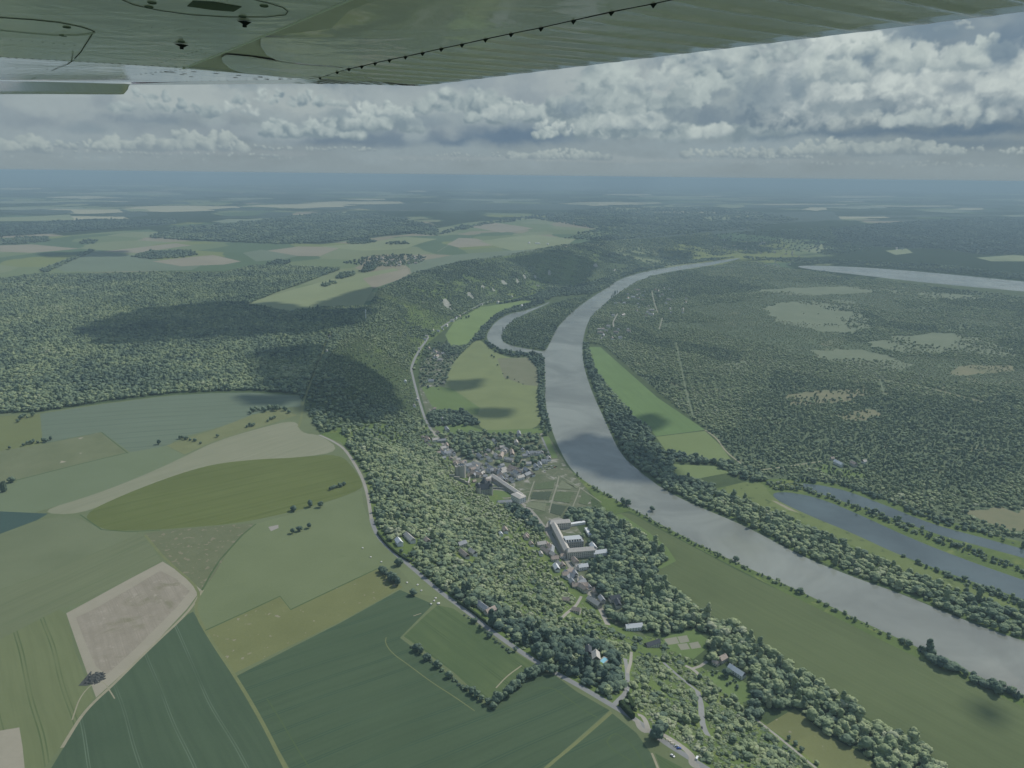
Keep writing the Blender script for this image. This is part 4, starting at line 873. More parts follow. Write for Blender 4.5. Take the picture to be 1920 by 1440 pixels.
def build_small():
    # swimming pool, obelisk, hedges, stones
    p = ground3([(1132, 1240)])[0]; e = empty('swimming_pool', tuple(p), 0.9, 'turquoise swimming pool with pale paving beside the dark roofed house', 'pool')
    m = MB(); m.box(-6.5, 6.5, -4, 4, -3, 1.2); link('paving', m.mesh('paving', [MATS['gravel']]), e)
    m = MB(); m.box(-5, 5, -2.5, 2.5, 1.0, 1.23); link('pool_water', m.mesh('pool_water', [flat_mat('pool_blue', (0.22, 0.46, 0.55), 0.08, rough=0.1)]), e)
    FOOTPRINTS.append((p[0], p[1], 10))
    p = ground3([(686, 598)])[0]; e = empty('white_mast', tuple(p), 0, 'slim white lattice mast rising from the dark wooded crest', 'mast')
    m = MB(); m.cyl(1.6, 1.0, -2, 34, 8); link('pole', m.mesh('pole', [WALLS['white']]), e)
    m = MB(); m.cyl(2.4, 2.4, 30, 32, 10); m.cyl(2.0, 2.0, 26, 27.4, 10); link('antenna_drum', m.mesh('antenna_drum', [WALLS['white']]), e)
    st = []
    for i in range(3):
        bm = bmesh.new(); bmesh.ops.create_icosphere(bm, subdivisions=2, radius=1.0)
        for v in bm.verts:
            v.co *= 1+.35*mnoise.noise(v.co*1.6+Vector((i*7, 0, 0))); v.co.z *= .6
        me = bpy.data.meshes.new('boulder'); bm.to_mesh(me); bm.free(); me.materials.append(flat_mat('chalk_stone', (0.55, 0.54, 0.5), .2, 1.5)); st.append(me)
    SP = [(680,1028),(695,1045),(715,1054),(763,1093),(783,1097),(808,1133),(817,1122),(822,1132),(814,1127),(790,1108)]
    where = ['far from the others in the big pasture', 'by the fence bend in the pasture', 'beside the copse in the pasture', 'midway along the pasture edge', 'right of the middle of the pasture edge',
             'lowest at the corner of the pasture', 'uppermost in the cluster at the pasture corner', 'rightmost in the cluster at the pasture corner', 'in the middle of the cluster at the pasture corner', 'alone just above the corner cluster']
    for i, (q, w) in enumerate(zip(ground3(SP), where)):
        o = link('boulder', st[i % 3], None, (q[0], q[1], q[2]+.5), i*1.3); o.scale = (1.3,)*3 if i != 7 else (2, 2, 1.6)
        tag(o, 'white chalk boulder '+w, 'boulder', 'white boulders in the pasture')
    # clipped hedges at the fork
    hm = bpy.data.materials.get('foliage_hedge') or flat_mat('clipped_hedge', (0.035, 0.055, 0.026), .5, 1.2, rough=1, spec=0)
    for lab, line, h, w in (('dark clipped hedge wall along the crest road at the fork', [(1163,1322),(1174,1334),(1187,1348)], 5.5, 4),
                            ('dark clipped hedge running down inside the fork wedge', [(1177,1306),(1180,1318),(1187,1332)], 4.5, 2.6),
                            ('thin clipped hedge along the lane side of the fork', [(1178,1302),(1186,1318),(1192,1334)], 3.2, 2.0),
                            ('long clipped hedge along the crest road by the pasture', [(708,1000),(725,1022),(748,1042),(770,1054)], 3.0, 2.5),
                            ('long clipped hedge along the crest road below the shady trees', [(858,1130),(880,1143),(905,1163),(925,1178)], 3.0, 2.5)):
        g = ground3(line); g = np.column_stack([chaikin(g[:, :2], False, 2), np.zeros(1+len(chaikin(g[:, :2], False, 2))-1)])
        g[:, 2] = height(g[:, :2]); t = np.gradient(g[:, :2], axis=0); t /= np.linalg.norm(t, axis=1)[:, None]; nn = np.column_stack([-t[:, 1], t[:, 0]])
        # finer stations with a slightly lumpy top
        s = np.linspace(0, len(g)-1, int(len(g)*4)); gi = np.array([[np.interp(q, range(len(g)), g[:, k]) for k in range(3)] for q in s]); ni = np.array([[np.interp(q, range(len(g)), nn[:, k]) for k in range(2)] for q in s])
        V = []; F = []
        for i, (q, n2) in enumerate(zip(gi, ni)):
            hh = h*(1+.07*math.sin(i*1.7)+.05*math.sin(i*.6))
            for (o, z) in ((-w/2, -1), (-w/2, hh*.9), (-w/2*.6, hh), (w/2*.6, hh), (w/2, hh*.9), (w/2, -1)):
                o *= 1+.08*math.sin(i*2.3+z); V.append((q[0]+n2[0]*o, q[1]+n2[1]*o, q[2]+z))
        for i in range(len(gi)-1):
            for k in range(5): F.append((i*6+k, i*6+k+1, i*6+k+7, i*6+k+6))
        F += [tuple(range(6))[::-1], tuple(range(len(V)-6, len(V)))]
        o = mesh_np('clipped_hedge', V, F, hm); tag(o, lab, 'hedge')
    # cars
    carme = {}
    def car(px, label, colr, rz, L=4.3, van=False, cat='car'):
        q = ground3([px])[0]; e = empty('van' if van else 'parked_car', (q[0], q[1], q[2]+.05), rz, label, cat)
        key = (colr, van)
        if key not in carme:
            pm = flat_mat('paint_'+'_'.join(str(int(c*100)) for c in colr), colr, .03, rough=.3, spec=.6)
            b = MB()
            prof = [(-2.15,.35),(-2.15,.85),(-1.9,1.0),(.95,.98),(2.0,.8),(2.15,.6),(2.15,.35)] if not van else [(-2.4,.4),(-2.4,2.1),(1.4,2.1),(1.9,1.3),(2.5,1.1),(2.5,.4)]
            n = len(prof); V = [(x, y, z) for y in (-.88, .88) for x, z in prof]
            b.add(V, [tuple(range(n)), tuple(range(2*n-1, n-1, -1))]+[(i, i+n, (i+1) % n+n, (i+1) % n) for i in range(n)])
            c = MB()
            if van: c.add([(1.45,-.8,2.0),(1.93,-.82,1.3),(1.93,.82,1.3),(1.45,.8,2.0)], [(0, 1, 2, 3)]); cp_ = [(-1.2,1.5),(-1.2,2.0),(1.3,2.0),(1.7,1.5)]
            else: cp_ = [(-1.75,.98),(-1.2,1.45),(.25,1.45),(1.05,.97)]
            n = len(cp_); wy = .9 if van else .76
            V = [(x, y*(1 if z < 1.3 else .92 if not van else 1), z) for y in (-wy, wy) for x, z in cp_]
            c.add(V, [tuple(range(n)), tuple(range(2*n-1, n-1, -1))]+[(i, i+n, (i+1) % n+n, (i+1) % n) for i in range(n)])
            rf = MB()
            if not van: rf.box(-1.2, .25, -.68, .68, 1.455, 1.5)
            else: rf.box(-2.3, 1.3, -.8, .8, 2.105, 2.16)
            w = MB(); k = 12
            for y in (-.1, .1):
                pass
            V = [(math.cos(t)*.33, y, math.sin(t)*.33) for y in (-.1, .1) for t in np.linspace(0, 2*math.pi, k, endpoint=False)]
            w.add(V, [tuple(range(k)), tuple(range(2*k-1, k-1, -1))]+[(i, i+k, (i+1) % k+k, (i+1) % k) for i in range(k)])
            carme[key] = (b.mesh('body', [pm]), c.mesh('cabin_glass', [GLASS]), rf.mesh('roof_panel', [pm]), w.mesh('wheel', [flat_mat('tyre', (.02, .02, .02))]))
        b, c, rf, w = carme[key]
        link('body', b, e); link('cabin_glass', c, e); link('roof_panel', rf, e)
        for x in (-1.35, 1.35):
            for y in (-.82, .82): link('wheel', w, e, (x, y, .33))
        for y in (-.6, .6):
            if 'hl' not in carme:
                hm_ = MB(); hm_.box(-.02, .04, -.18, .18, -.08, .08); carme['hl'] = hm_.mesh('headlight', [flat_mat('lamp_glass', (.7, .7, .66), .05, rough=.2)])
            link('headlight', carme['hl'], e, (2.14 if not van else 2.5, y, .68))
        return e
    ra = ang((1240,1376), (1285,1404))[0]
    car((1273,1404), 'bright blue car parked on the grass beside the lay-by', (.03,.09,.32), ra+.9)
    car((1268,1400), 'silver car parked close beside the blue car', (.4,.42,.43), ra+.95)
    car((1261,1418), 'white car driving along the crest road at the bottom', (.7,.7,.7), ang((1240,1388), (1305,1428))[0])
    car((1307,1423), 'white van parked at the bend of the lay-by', (.72,.72,.7), ra+1.8, van=True, cat='van')
    car((1316,1366), 'dark car on the two lane slope road', (.03,.03,.035), ang((1315,1340), (1318,1362))[0])
    car((1177,1297), 'small silver car on the lane beside the shady trees', (.35,.37,.38), ang((1177,1270), (1176,1296))[0])
    rr = random.Random(9)
    PK = [(1022,876),(1026,876),(1030,875),(1034,874),(1038,873),(1026,880),(1031,879),(1036,878),(1040,877),(1018,880),(1022,884),(1043,875)]
    names = ['white', 'grey', 'dark', 'white', 'silver', 'dark', 'white', 'grey', 'red', 'silver', 'white', 'dark']
    colr = {'white': (.7,.7,.7), 'grey': (.2,.2,.21), 'dark': (.03,.03,.035), 'silver': (.4,.42,.43), 'red': (.3,.04,.03)}
    for q, nme in zip(PK, names):
        e = car(q, nme+' car parked on the riverside square below the white terrace', colr[nme], .4+rr.uniform(-.1, .1)); e['group'] = 'cars parked on the riverside square'
        FOOTPRINTS.append((e.location.x, e.location.y, 5))
    # picnic tables on the lay-by grass
    tm = MB(); tm.box(-1, 1, -.4, .4, .7, .78); tm.box(-1, 1, -.95, -.65, .42, .48); tm.box(-1, 1, .65, .95, .42, .48)
    for x in (-.7, .7): tm.box(x-.05, x+.05, -.9, .9, .36, .42); tm.box(x-.05, x+.05, -.35, -.25, 0, .7); tm.box(x-.05, x+.05, .25, .35, 0, .7)
    tme = tm.mesh('picnic_table', [flat_mat('pale_timber', (.45, .42, .36), .2)])
    for q, lab in (((1252,1388), 'uppermost'), ((1257,1391), 'middle'), ((1261,1395), 'lowest')):
        g = ground3([q])[0]; o = link('picnic_table', tme, None, tuple(g), ra+.5); o.scale = (1.5,)*3
        tag(o, 'pale timber picnic table on the lay-by grass, %s of the three' % lab, 'picnic table', 'picnic tables on the lay-by grass')
    # beds of the kitchen garden
    bm_ = [flat_mat('bed_green', (.07, .10, .04), .5, .3), flat_mat('bed_pale', (.13, .15, .085), .4, .3), flat_mat('bed_dark', (.04, .06, .03), .4, .3)]
    quad = [(1003,906),(1046,897),(1052,900),(1080,918),(1068,948),(1036,958),(985,932),(1028,965)]
    beds = [[(1004,908),(1042,900),(1038,917),(1000,919)], [(1052,900),(1078,912),(1070,918),(1044,917)], [(998,923),(1036,921),(1030,938),(994,936)], [(1042,921),(1076,923),(1068,944),(1036,940)],
            [(990,941),(1026,944),(1022,960),(984,950)], [(1034,944),(1064,949),(1052,968),(1030,962)], [(1092,920),(1112,934),(1100,948),(1084,944)], [(1064,902),(1086,914),(1082,917),(1060,905)]]
    nm = ['far left', 'far right', 'middle left', 'middle right', 'near left', 'near right', 'riverside', 'uppermost thin']
    for i, (b, n) in enumerate(zip(beds, nm)):
        g = to_ground(b); c = g.mean(0); g = c+(g-c)*.93; V = [(x, y, float(height([(x, y)])[0])+z) for z in (-.5, .5) for x, y in g]
        o = mesh_np('garden_bed', V, [(0, 1, 2, 3), (7, 6, 5, 4), (0, 4, 5, 1), (1, 5, 6, 2), (2, 6, 7, 3), (3, 7, 4, 0)], bm_[i % 3])
        tag(o, n+' planted bed of the kitchen garden between pale paths', 'garden bed', 'beds of the kitchen garden')    # manure heap on the bare field
    bm = bmesh.new(); bmesh.ops.create_grid(bm, x_segments=40, y_segments=40, size=11)
    for v in bm.verts:
        d = v.co.length/10; v.co.z = max(-.2, (1.6*(1-d*d)+1.5*mnoise.noise(v.co*.35)+.8*mnoise.noise(v.co*.9))*(1 if d < 1.05 else 0)-.15)
    me = bpy.data.meshes.new('manure_heap'); bm.to_mesh(me); bm.free(); me.materials.append(flat_mat('dark_muck', (.05, .055, .05), .6, .6)); p = ground3([(179,1272)])[0]
    tag(link('manure_heap', me, None, tuple(p)), 'dark lumpy manure heap in the lower corner of the bare field', 'heap')
build_small()

# ------------------------------------------------------------------ trees
def foliage_mat():
    m = bpy.data.materials.new('foliage'); m.use_nodes = True; T = NT(m.node_tree); b = T.n['Principled BSDF']
    at = T.new('ShaderNodeAttribute', attribute_type='INSTANCER', attribute_name='tint').outputs['Fac']
    tc = T.new('ShaderNodeTexCoord').outputs['Object']
    rnd = T.new('ShaderNodeObjectInfo').outputs['Random']
    n = T.noise(tc, 0.8, 4, 0.7)
    k = T.m('ADD', at, T.m('ADD', T.m('MULTIPLY', T.m('SUBTRACT', n, 0.5), 0.5), T.m('MULTIPLY', T.m('SUBTRACT', rnd, 0.5), 0.22)), clamp=True)
    col = T.ramp(k, [(0.0, (0.048, 0.080, 0.068)), (0.25, (0.090, 0.130, 0.095)), (0.5, (0.150, 0.200, 0.125)), (0.72, (0.215, 0.265, 0.142)), (0.88, (0.265, 0.31, 0.165)), (1.0, (0.30, 0.33, 0.22))])
    T.l.new(col, b.inputs['Base Color']); b.inputs['Roughness'].default_value = 0.9; b.inputs['Specular IOR Level'].default_value = 0.08
    return m
FOL = foliage_mat()
def crown_mesh(kind, seed):
    """A crown of many lumpy lobes with loose leaf sprays on them; metres, base of the tree at the origin."""
    r = random.Random(seed); bm = bmesh.new()
    lobes = []
    if kind == 'round':
        nl = (13, 8, 18, 11, 22, 9)[seed % 6]; sp = (1.0, 1.25, .9, 1.15, 1.05, .8)[seed % 6]; tall_ = (1.0, .8, 1.1, .9, .75, 1.25)[seed % 6]
        lobes = [((0, 0, 6.6), 3.9, .9)]+[((math.cos(a)*q, math.sin(a)*q, z), s, .85) for a, q, z, s in [(r.uniform(0, 6.28), r.uniform(1.5, 3.7)*sp, r.uniform(3.6, 8.8)*tall_, r.uniform(1.2, 2.7)*(13/nl)**.4) for _ in range(nl)]]
    elif kind == 'tall':
        lobes = [((r.uniform(-1, 1), r.uniform(-1, 1), 3.5+i*1.7), 2.9-.16*i, 1.1) for i in range(8)]+[((math.cos(a)*2, math.sin(a)*2, z), r.uniform(1.2, 1.9), 1) for a, z in [(r.uniform(0, 6.28), r.uniform(4, 14)) for _ in range(8)]]
    elif kind == 'poplar':
        lobes = [((r.uniform(-.4, .4), r.uniform(-.4, .4), 3+i*1.9), (2.0-.12*abs(i-3)**1.2), 1.5) for i in range(10)]
    elif kind == 'conifer':
        lobes = [((0, 0, 2.6+i*1.25), 3.0*(1-i/9.5)+.3, .55) for i in range(9)]
    elif kind == 'shrub':
        lobes = [((math.cos(a)*q, math.sin(a)*q, z), s, .8) for a, q, z, s in [(r.uniform(0, 6.28), r.uniform(0, 2.2), r.uniform(.8, 2.4), r.uniform(1.1, 1.9)) for _ in range(8)]]
    off = Vector((seed*3.1, seed*1.7, 0)); leafs = []
    for (c, s, zs) in lobes:
        M = Matrix.Translation(c) @ Matrix.Diagonal((s, s, s*zs, 1))
        g = bmesh.ops.create_icosphere(bm, subdivisions=3, radius=1, matrix=M)
        for v in g['verts']:
            d = (v.co-Vector(c)); n1 = mnoise.noise(v.co*.55+off); n2 = mnoise.noise(v.co*1.5+off)
            v.co = Vector(c)+d*(1+.36*n1+.30*n2+.20*mnoise.noise(v.co*3.6+off))
            if r.random() < .14: leafs.append((v.co.copy(), d.normalized()))
    for p, d in leafs:
        t = d.orthogonal().normalized(); b = d.cross(t); s = r.uniform(.35, .75); p = p+d*r.uniform(.05, .4)
        q = [p+t*s*r.uniform(.6, 1)+d*r.uniform(-.3, .3), p+b*s*r.uniform(.6, 1)+d*r.uniform(-.3, .3), p-t*s+d*r.uniform(-.3, .3), p-b*s+d*r.uniform(-.3, .3)]
        bm.faces.new([bm.verts.new(x) for x in q])
    me = bpy.data.meshes.new('crown'); bm.to_mesh(me); bm.free(); me.materials.append(FOL); me.shade_smooth()
    return me
def trunk_mesh(h, r0, seed):
    r = random.Random(seed); m = MB(); m.cyl(r0, r0*.55, -1, h, 8)
    for k in range(4):                                               # limbs
        a = r.uniform(0, 6.28); L = h*.5; z = h*r.uniform(.5, .8); dx, dy = math.cos(a), math.sin(a)
        P = []
        for t, q in ((0, r0*.4), (1, r0*.12)):
            for j in range(5):
                b = 6.28*j/5; P.append((dx*L*.7*t-dy*q*math.cos(b), dy*L*.7*t+dx*q*math.cos(b), z+L*t+q*math.sin(b)))
        m.add(P, [(j, (j+1) % 5, 5+(j+1) % 5, 5+j) for j in range(5)])
    return m.mesh('trunk', [WOODM])
KINDS = ['round', 'round', 'round', 'round', 'round', 'round', 'tall', 'tall', 'poplar', 'conifer', 'conifer', 'shrub', 'shrub']
PROTO = [crown_mesh(k, i+1) for i, k in enumerate(KINDS)]
TRUNK = [trunk_mesh({'round': 5.5, 'tall': 9, 'poplar': 10, 'conifer': 8, 'shrub': 1.2}[k], {'shrub': .15}.get(k, .42), i) for i, k in enumerate(KINDS)]
HGT = {'round': 10.5, 'tall': 16, 'poplar': 21, 'conifer': 14, 'shrub': 3.8}
pc = bpy.data.collections.new('tree_kinds')
for i, me in enumerate(PROTO):
    o = bpy.data.objects.new('kind_%02d' % i, me); pc.objects.link(o)
KI = {'round': (0, 1, 2, 3, 4, 5), 'tall': (6, 7), 'poplar': (8,), 'conifer': (9, 10), 'shrub': (11, 12)}
def scatter_nodes():
    ng = bpy.data.node_groups.new('tree_scatter', 'GeometryNodeTree')
    ng.interface.new_socket('Geometry', in_out='INPUT', socket_type='NodeSocketGeometry')
    ng.interface.new_socket('Geometry', in_out='OUTPUT', socket_type='NodeSocketGeometry')
    n = ng.nodes; l = ng.links
    i = n.new('NodeGroupInput'); o = n.new('NodeGroupOutput'); ip = n.new('GeometryNodeInstanceOnPoints')
    ci = n.new('GeometryNodeCollectionInfo'); ci.inputs[0].default_value = pc; ci.inputs['Separate Children'].default_value = True; ci.inputs['Reset Children'].default_value = True
    def at(nm, ty):
        a = n.new('GeometryNodeInputNamedAttribute'); a.data_type = ty; a.inputs[0].default_value = nm; return a.outputs[0]
    l.new(i.outputs[0], ip.inputs['Points']); l.new(ci.outputs[0], ip.inputs['Instance'])
    ip.inputs['Pick Instance'].default_value = True
    l.new(at('kind', 'INT'), ip.inputs['Instance Index']); l.new(at('rot', 'FLOAT_VECTOR'), ip.inputs['Rotation']); l.new(at('scl', 'FLOAT_VECTOR'), ip.inputs['Scale'])
    l.new(ip.outputs[0], o.inputs[0]); return ng
NG = scatter_nodes()
def scatter(name, P, kind, rot, scl, tint, label, cat):
    me = bpy.data.meshes.new(name); me.vertices.add(len(P)); me.vertices.foreach_set('co', np.asarray(P, np.float32).ravel())
    def at(nm, ty, key, v): a = me.attributes.new(nm, ty, 'POINT'); a.data.foreach_set(key, np.asarray(v).ravel())
    at('kind', 'INT', 'value', np.asarray(kind, np.int32)); at('tint', 'FLOAT', 'value', np.asarray(tint, np.float32))
    R3 = np.zeros((len(P), 3), np.float32); R3[:, 2] = rot; at('rot', 'FLOAT_VECTOR', 'vector', R3); at('scl', 'FLOAT_VECTOR', 'vector', np.asarray(scl, np.float32))
    o = bpy.data.objects.new(name, me); COL.objects.link(o); md = o.modifiers.new('scatter', 'NODES'); md.node_group = NG
    return tag(o, label, cat, kind='stuff')
def vnoise(P, s, seed=0):
    return np.array([mnoise.fractal(Vector((x/s+seed, y/s-seed, seed*.37)), 1.0, 2.0, 3) for x, y in P])
# stands: name, outline in the photograph, spacing m, size range, kinds, tint mean, tint spread, share kept, patchiness
M_B = ['round']*12+['tall']; M_MIX = ['round']*5+['tall', 'shrub', 'shrub']; M_SCR = ['shrub']*7+['round']*2; M_PINE = ['conifer']*3+['tall', 'round', 'round']
STANDS = [
 ('plateau_forest', [(-80,782),(75,771),(200,752),(330,736),(470,732),(560,738),(563,760),(600,690),(660,610),(690,575),(600,578),(540,586),(460,572),(500,556),(560,533),(640,505),(560,500),(480,498),(420,512),(300,512),(70,516),(-80,534)], 7.2, (.5,1.15), M_B, .54, .13, 1, .12),
 ('slope_wood', [(563,742),(600,690),(625,640),(655,605),(690,580),(708,545),(775,513),(865,490),(960,476),(1050,460),(1130,453),(1230,446),(1330,436),(1385,476),(1250,490),(1170,512),(1085,534),(985,554),(905,573),(856,598),(806,638),(780,680),(774,700),(780,730),(795,770),(806,800),(832,845),(750,840),(655,835),(640,806),(600,812),(566,806)], 7.6, (.38,1.0), M_B, .56, .14, .88, .5),
 ('near_slope_wood', [(648,832),(750,838),(832,845),(862,882),(900,915),(925,945),(985,958),(1022,1002),(1040,1060),(1060,1100),(1090,1130),(1040,1110),(960,1060),(880,1020),(780,1030),(742,1026),(716,998),(704,966),(698,930),(690,890),(666,855)], 5.6, (.36,1.05), M_B, .69, .16, .97, .28),
 ('near_slope_wood', [(775,1030),(880,1015),(960,1055),(1040,1105),(1092,1128),(1140,1178),(1165,1230),(1040,1190),(960,1150),(900,1110),(850,1120),(820,1100),(775,1058)], 5.6, (.3,1.0), ['round']*6+['shrub']*3, .60, .15, .92, .35),
 ('near_slope_scrub', [(780,1030),(880,1015),(960,1055),(1040,1105),(1092,1128),(1140,1178),(1250,1203),(1350,1275),(1420,1345),(1490,1398),(1560,1445),(1640,1500),(1500,1540),(1320,1432),(1240,1384),(1190,1344),(1150,1318),(1085,1279),(1010,1239),(930,1184),(880,1144),(820,1100),(775,1058),(745,1030)], 4.2, (.22,.95), M_SCR, .66, .16, .74, .6),
 ('road_side_wood', [(850,1120),(900,1110),(960,1150),(1040,1190),(1100,1200),(1165,1230),(1170,1270),(1160,1310),(1085,1278),(1010,1238),(930,1184),(880,1144)], 8.5, (.8,1.25), M_B+['conifer'], .34, .1, .85, .15),
 ('belt_wood', [(1060,985),(1100,955),(1130,958),(1195,1000),(1238,1030),(1252,1054),(1222,1068),(1264,1112),(1330,1158),(1380,1178),(1450,1228),(1560,1303),(1660,1373),(1740,1402),(1900,1560),(1760,1560),(1620,1412),(1550,1376),(1490,1326),(1440,1330),(1400,1290),(1420,1280),(1360,1260),(1330,1235),(1326,1200),(1300,1178),(1240,1194),(1150,1168),(1110,1110),(1085,1055),(1110,1010),(1085,990)], 7.4, (.55,1.4), M_B, .57, .14, .97, .1),
 ('village_trees', [(812,812),(850,808),(960,814),(1025,810),(1040,850),(1030,862),(1000,885),(985,880),(960,882),(930,870),(900,864),(870,860),(850,848),(835,835)], 11, (.75,1.35), ['round']*12+['conifer'], .44, .12, .72, .15),
 ('village_trees', [(800,645),(838,640),(845,665),(868,660),(848,684),(838,712),(830,735),(790,725),(784,690)], 11, (.6,1.0), ['round']*6+['shrub']*3, .40, .12, .7, .1),
 ('village_trees', [(800,775),(840,770),(870,765),(898,775),(900,795),(870,800),(810,800)], 9, (.8,1.2), M_B, .34, .08, .95, .1),
 ('village_trees', [(950,945),(1010,962),(1030,1000),(1010,1000),(985,985),(950,960)], 9, (.9,1.2), M_B, .36, .1, 1, .1),
 ('village_trees', [(1060,960),(1100,955),(1120,985),(1090,985),(1062,978)], 10, (.9,1.2), M_B, .36, .1, .9, .1),
 ('village_trees', [(1090,985),(1110,1000),(1110,1060),(1130,1090),(1150,1130),(1120,1110),(1098,1085),(1108,1050),(1085,1000)], 11, (.6,1.1), M_MIX, .45, .12, .7, .1),
 ('right_bank_trees', [(1094,640),(1104,650),(1115,690),(1132,720),(1162,752),(1190,786),(1222,808),(1228,830),(1250,846),(1320,860),(1376,870),(1420,885),(1440,905),(1405,902),(1368,890),(1340,872),(1262,868),(1266,892),(1300,902),(1345,915),(1320,925),(1280,925),(1245,912),(1200,878),(1168,850),(1140,790),(1118,740),(1104,700),(1097,670)], 9, (.7,1.35), M_B, .44, .1, .96, .1),
 ('right_bank_trees', [(1245,917),(1300,915),(1345,922),(1400,940),(1500,982),(1600,1030),(1700,1072),(1800,1108),(1920,1150),(2060,1205),(2060,1240),(2060,1258),(1960,1222),(1920,1200),(1800,1156),(1700,1112),(1600,1077),(1500,1038),(1400,983),(1300,942)], 8.5, (.6,1.25), M_B, .56, .12, .93, .12),
 ('pond_strip_trees', [(1432,905),(1455,920),(1490,918),(1560,938),(1650,975),(1750,1015),(1850,1052),(1960,1095),(1960,1088),(1850,1040),(1750,1000),(1650,962),(1560,932),(1490,905)], 7, (.4,.9), M_MIX, .5, .14, .7, .25),
 ('pond_strip_trees', [(1446,936),(1520,964),(1600,1000),(1680,1036),(1747,1072),(1813,1099),(1920,1140),(2060,1190),(2060,1180),(1920,1126),(1850,1102),(1760,1070),(1680,1040),(1600,1002),(1520,970)], 6, (.4,.85), M_MIX, .46, .12, .9, .2),
 ('garden_shrubs', [(1003,906),(1046,896),(1060,901),(1128,942),(1100,956),(1060,972),(1028,966),(985,934)], 4.0, (.28,.55), ['shrub'], .55, .2, .45, .6),
 ('pond_strip_trees', [(1446,936),(1500,966),(1600,1012),(1700,1058),(1800,1092),(1960,1150),(1960,1160),(1800,1105),(1700,1068),(1600,1018),(1500,975)], 9, (.4,.8), M_SCR, .5, .12, .7, .2),
 ('pond_strip_trees', [(1490,903),(1570,910),(1650,940),(1750,980),(1850,1006),(1960,1040),(1960,1030),(1850,998),(1750,968),(1650,930),(1570,900)], 9, (.6,1), M_MIX, .44, .1, .8, .1),
 ('valley_forest', [(1130,560),(1200,522),(1330,499),(1400,490),(1490,505),(1600,519),(1800,543),(1920,556),(2060,575),(2060,1035),(1850,1000),(1700,952),(1560,904),(1440,896),(1385,868),(1352,830),(1322,803),(1240,740),(1172,682),(1130,648),(1100,642),(1105,600)], 7.2, (.36,.85), ['round']*8+['shrub']*3, .74, .12, .93, .40),
 ('island_wood', [(942,617),(960,601),(990,589),(1030,574),(1060,563),(1110,553),(1078,580),(1046,611),(1031,642),(1022,657),(1000,655),(955,646),(938,634)], 9, (.5,.95), M_MIX, .50, .08, .96, .06),
 ('river_bank_wood', [(1046,556),(1110,552),(1145,536),(1160,523),(1200,510),(1260,498),(1330,490),(1380,482),(1250,491),(1170,513),(1085,535),(1010,548),(995,560)], 12, (.8,1.2), M_B, .40, .08, .95, .1),
 ('river_bank_wood', [(897,636),(912,640),(940,658),(985,662),(1019,666),(1021,700),(1020,750),(1030,800),(1038,812),(1020,812),(1014,800),(1008,760),(1010,700),(1002,682),(985,674),(930,662),(905,640)], 10, (.7,1.15), M_B, .36, .08, .85, .1),
 ('river_bank_wood', [(985,738),(1000,730),(1018,735),(1020,780),(1012,782),(1000,765),(988,755)], 10, (1,1.3), M_B, .34, .06, 1, .1),
 ('river_bank_wood', [(880,645),(905,612),(930,590),(955,578),(1000,566),(1020,562),(1020,568),(985,581),(955,587),(930,600),(912,622),(908,636),(895,640)], 10, (.7,1.1), M_B, .38, .08, .85, .1),
 ('river_bank_wood', [(930,572),(990,556),(1030,545),(1046,552),(1030,562),(995,562),(940,574)], 10, (.8,1.2), M_B, .36, .08, .8, .1),
 ('river_bank_wood', [(820,655),(840,645),(868,652),(885,640),(880,650),(868,662),(846,668)], 10, (.7,1.1), M_B, .38, .08, .8, .1),
 ('near_bank_hedge', [(1072,884),(1110,905),(1200,955),(1300,1010),(1400,1058),(1500,1102),(1600,1152),(1700,1198),(1800,1246),(1880,1282),(1960,1320),(1960,1332),(1880,1300),(1800,1262),(1700,1212),(1600,1165),(1500,1115),(1400,1070),(1300,1022),(1200,968),(1110,916)], 6, (.4,.95), M_MIX, .42, .1, .8, .3),
 ('near_bank_hedge', [(1730,1215),(1790,1238),(1810,1268),(1880,1295),(1878,1305),(1800,1280),(1740,1240)], 9, (1,1.35), M_B, .34, .06, .9, .1),
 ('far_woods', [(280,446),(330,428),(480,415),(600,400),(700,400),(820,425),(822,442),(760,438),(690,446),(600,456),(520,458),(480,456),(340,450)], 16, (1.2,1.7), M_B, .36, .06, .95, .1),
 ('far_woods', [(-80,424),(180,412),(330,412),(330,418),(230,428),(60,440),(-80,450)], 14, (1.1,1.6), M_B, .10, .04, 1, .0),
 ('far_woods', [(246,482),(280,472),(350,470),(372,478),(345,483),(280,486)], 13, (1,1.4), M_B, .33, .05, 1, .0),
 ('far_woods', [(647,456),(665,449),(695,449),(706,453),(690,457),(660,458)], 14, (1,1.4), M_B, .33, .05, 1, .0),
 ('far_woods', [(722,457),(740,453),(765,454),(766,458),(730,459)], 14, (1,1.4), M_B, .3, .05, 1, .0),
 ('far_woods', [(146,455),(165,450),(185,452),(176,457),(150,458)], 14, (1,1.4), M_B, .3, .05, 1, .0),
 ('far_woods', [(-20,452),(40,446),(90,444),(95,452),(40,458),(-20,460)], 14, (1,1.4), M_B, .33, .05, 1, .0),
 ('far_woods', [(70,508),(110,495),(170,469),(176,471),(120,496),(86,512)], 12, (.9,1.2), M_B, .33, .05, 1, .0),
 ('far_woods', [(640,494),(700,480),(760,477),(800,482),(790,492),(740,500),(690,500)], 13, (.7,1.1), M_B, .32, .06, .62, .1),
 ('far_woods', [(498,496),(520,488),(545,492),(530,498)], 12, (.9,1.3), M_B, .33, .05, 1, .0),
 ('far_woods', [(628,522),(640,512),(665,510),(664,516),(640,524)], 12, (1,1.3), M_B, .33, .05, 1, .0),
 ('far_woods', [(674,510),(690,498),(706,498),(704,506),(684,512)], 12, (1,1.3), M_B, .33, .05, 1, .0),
 ('far_woods', [(600,536),(615,530),(630,528),(630,532),(610,538)], 11, (.9,1.1), M_B, .36, .05, .7, .0),
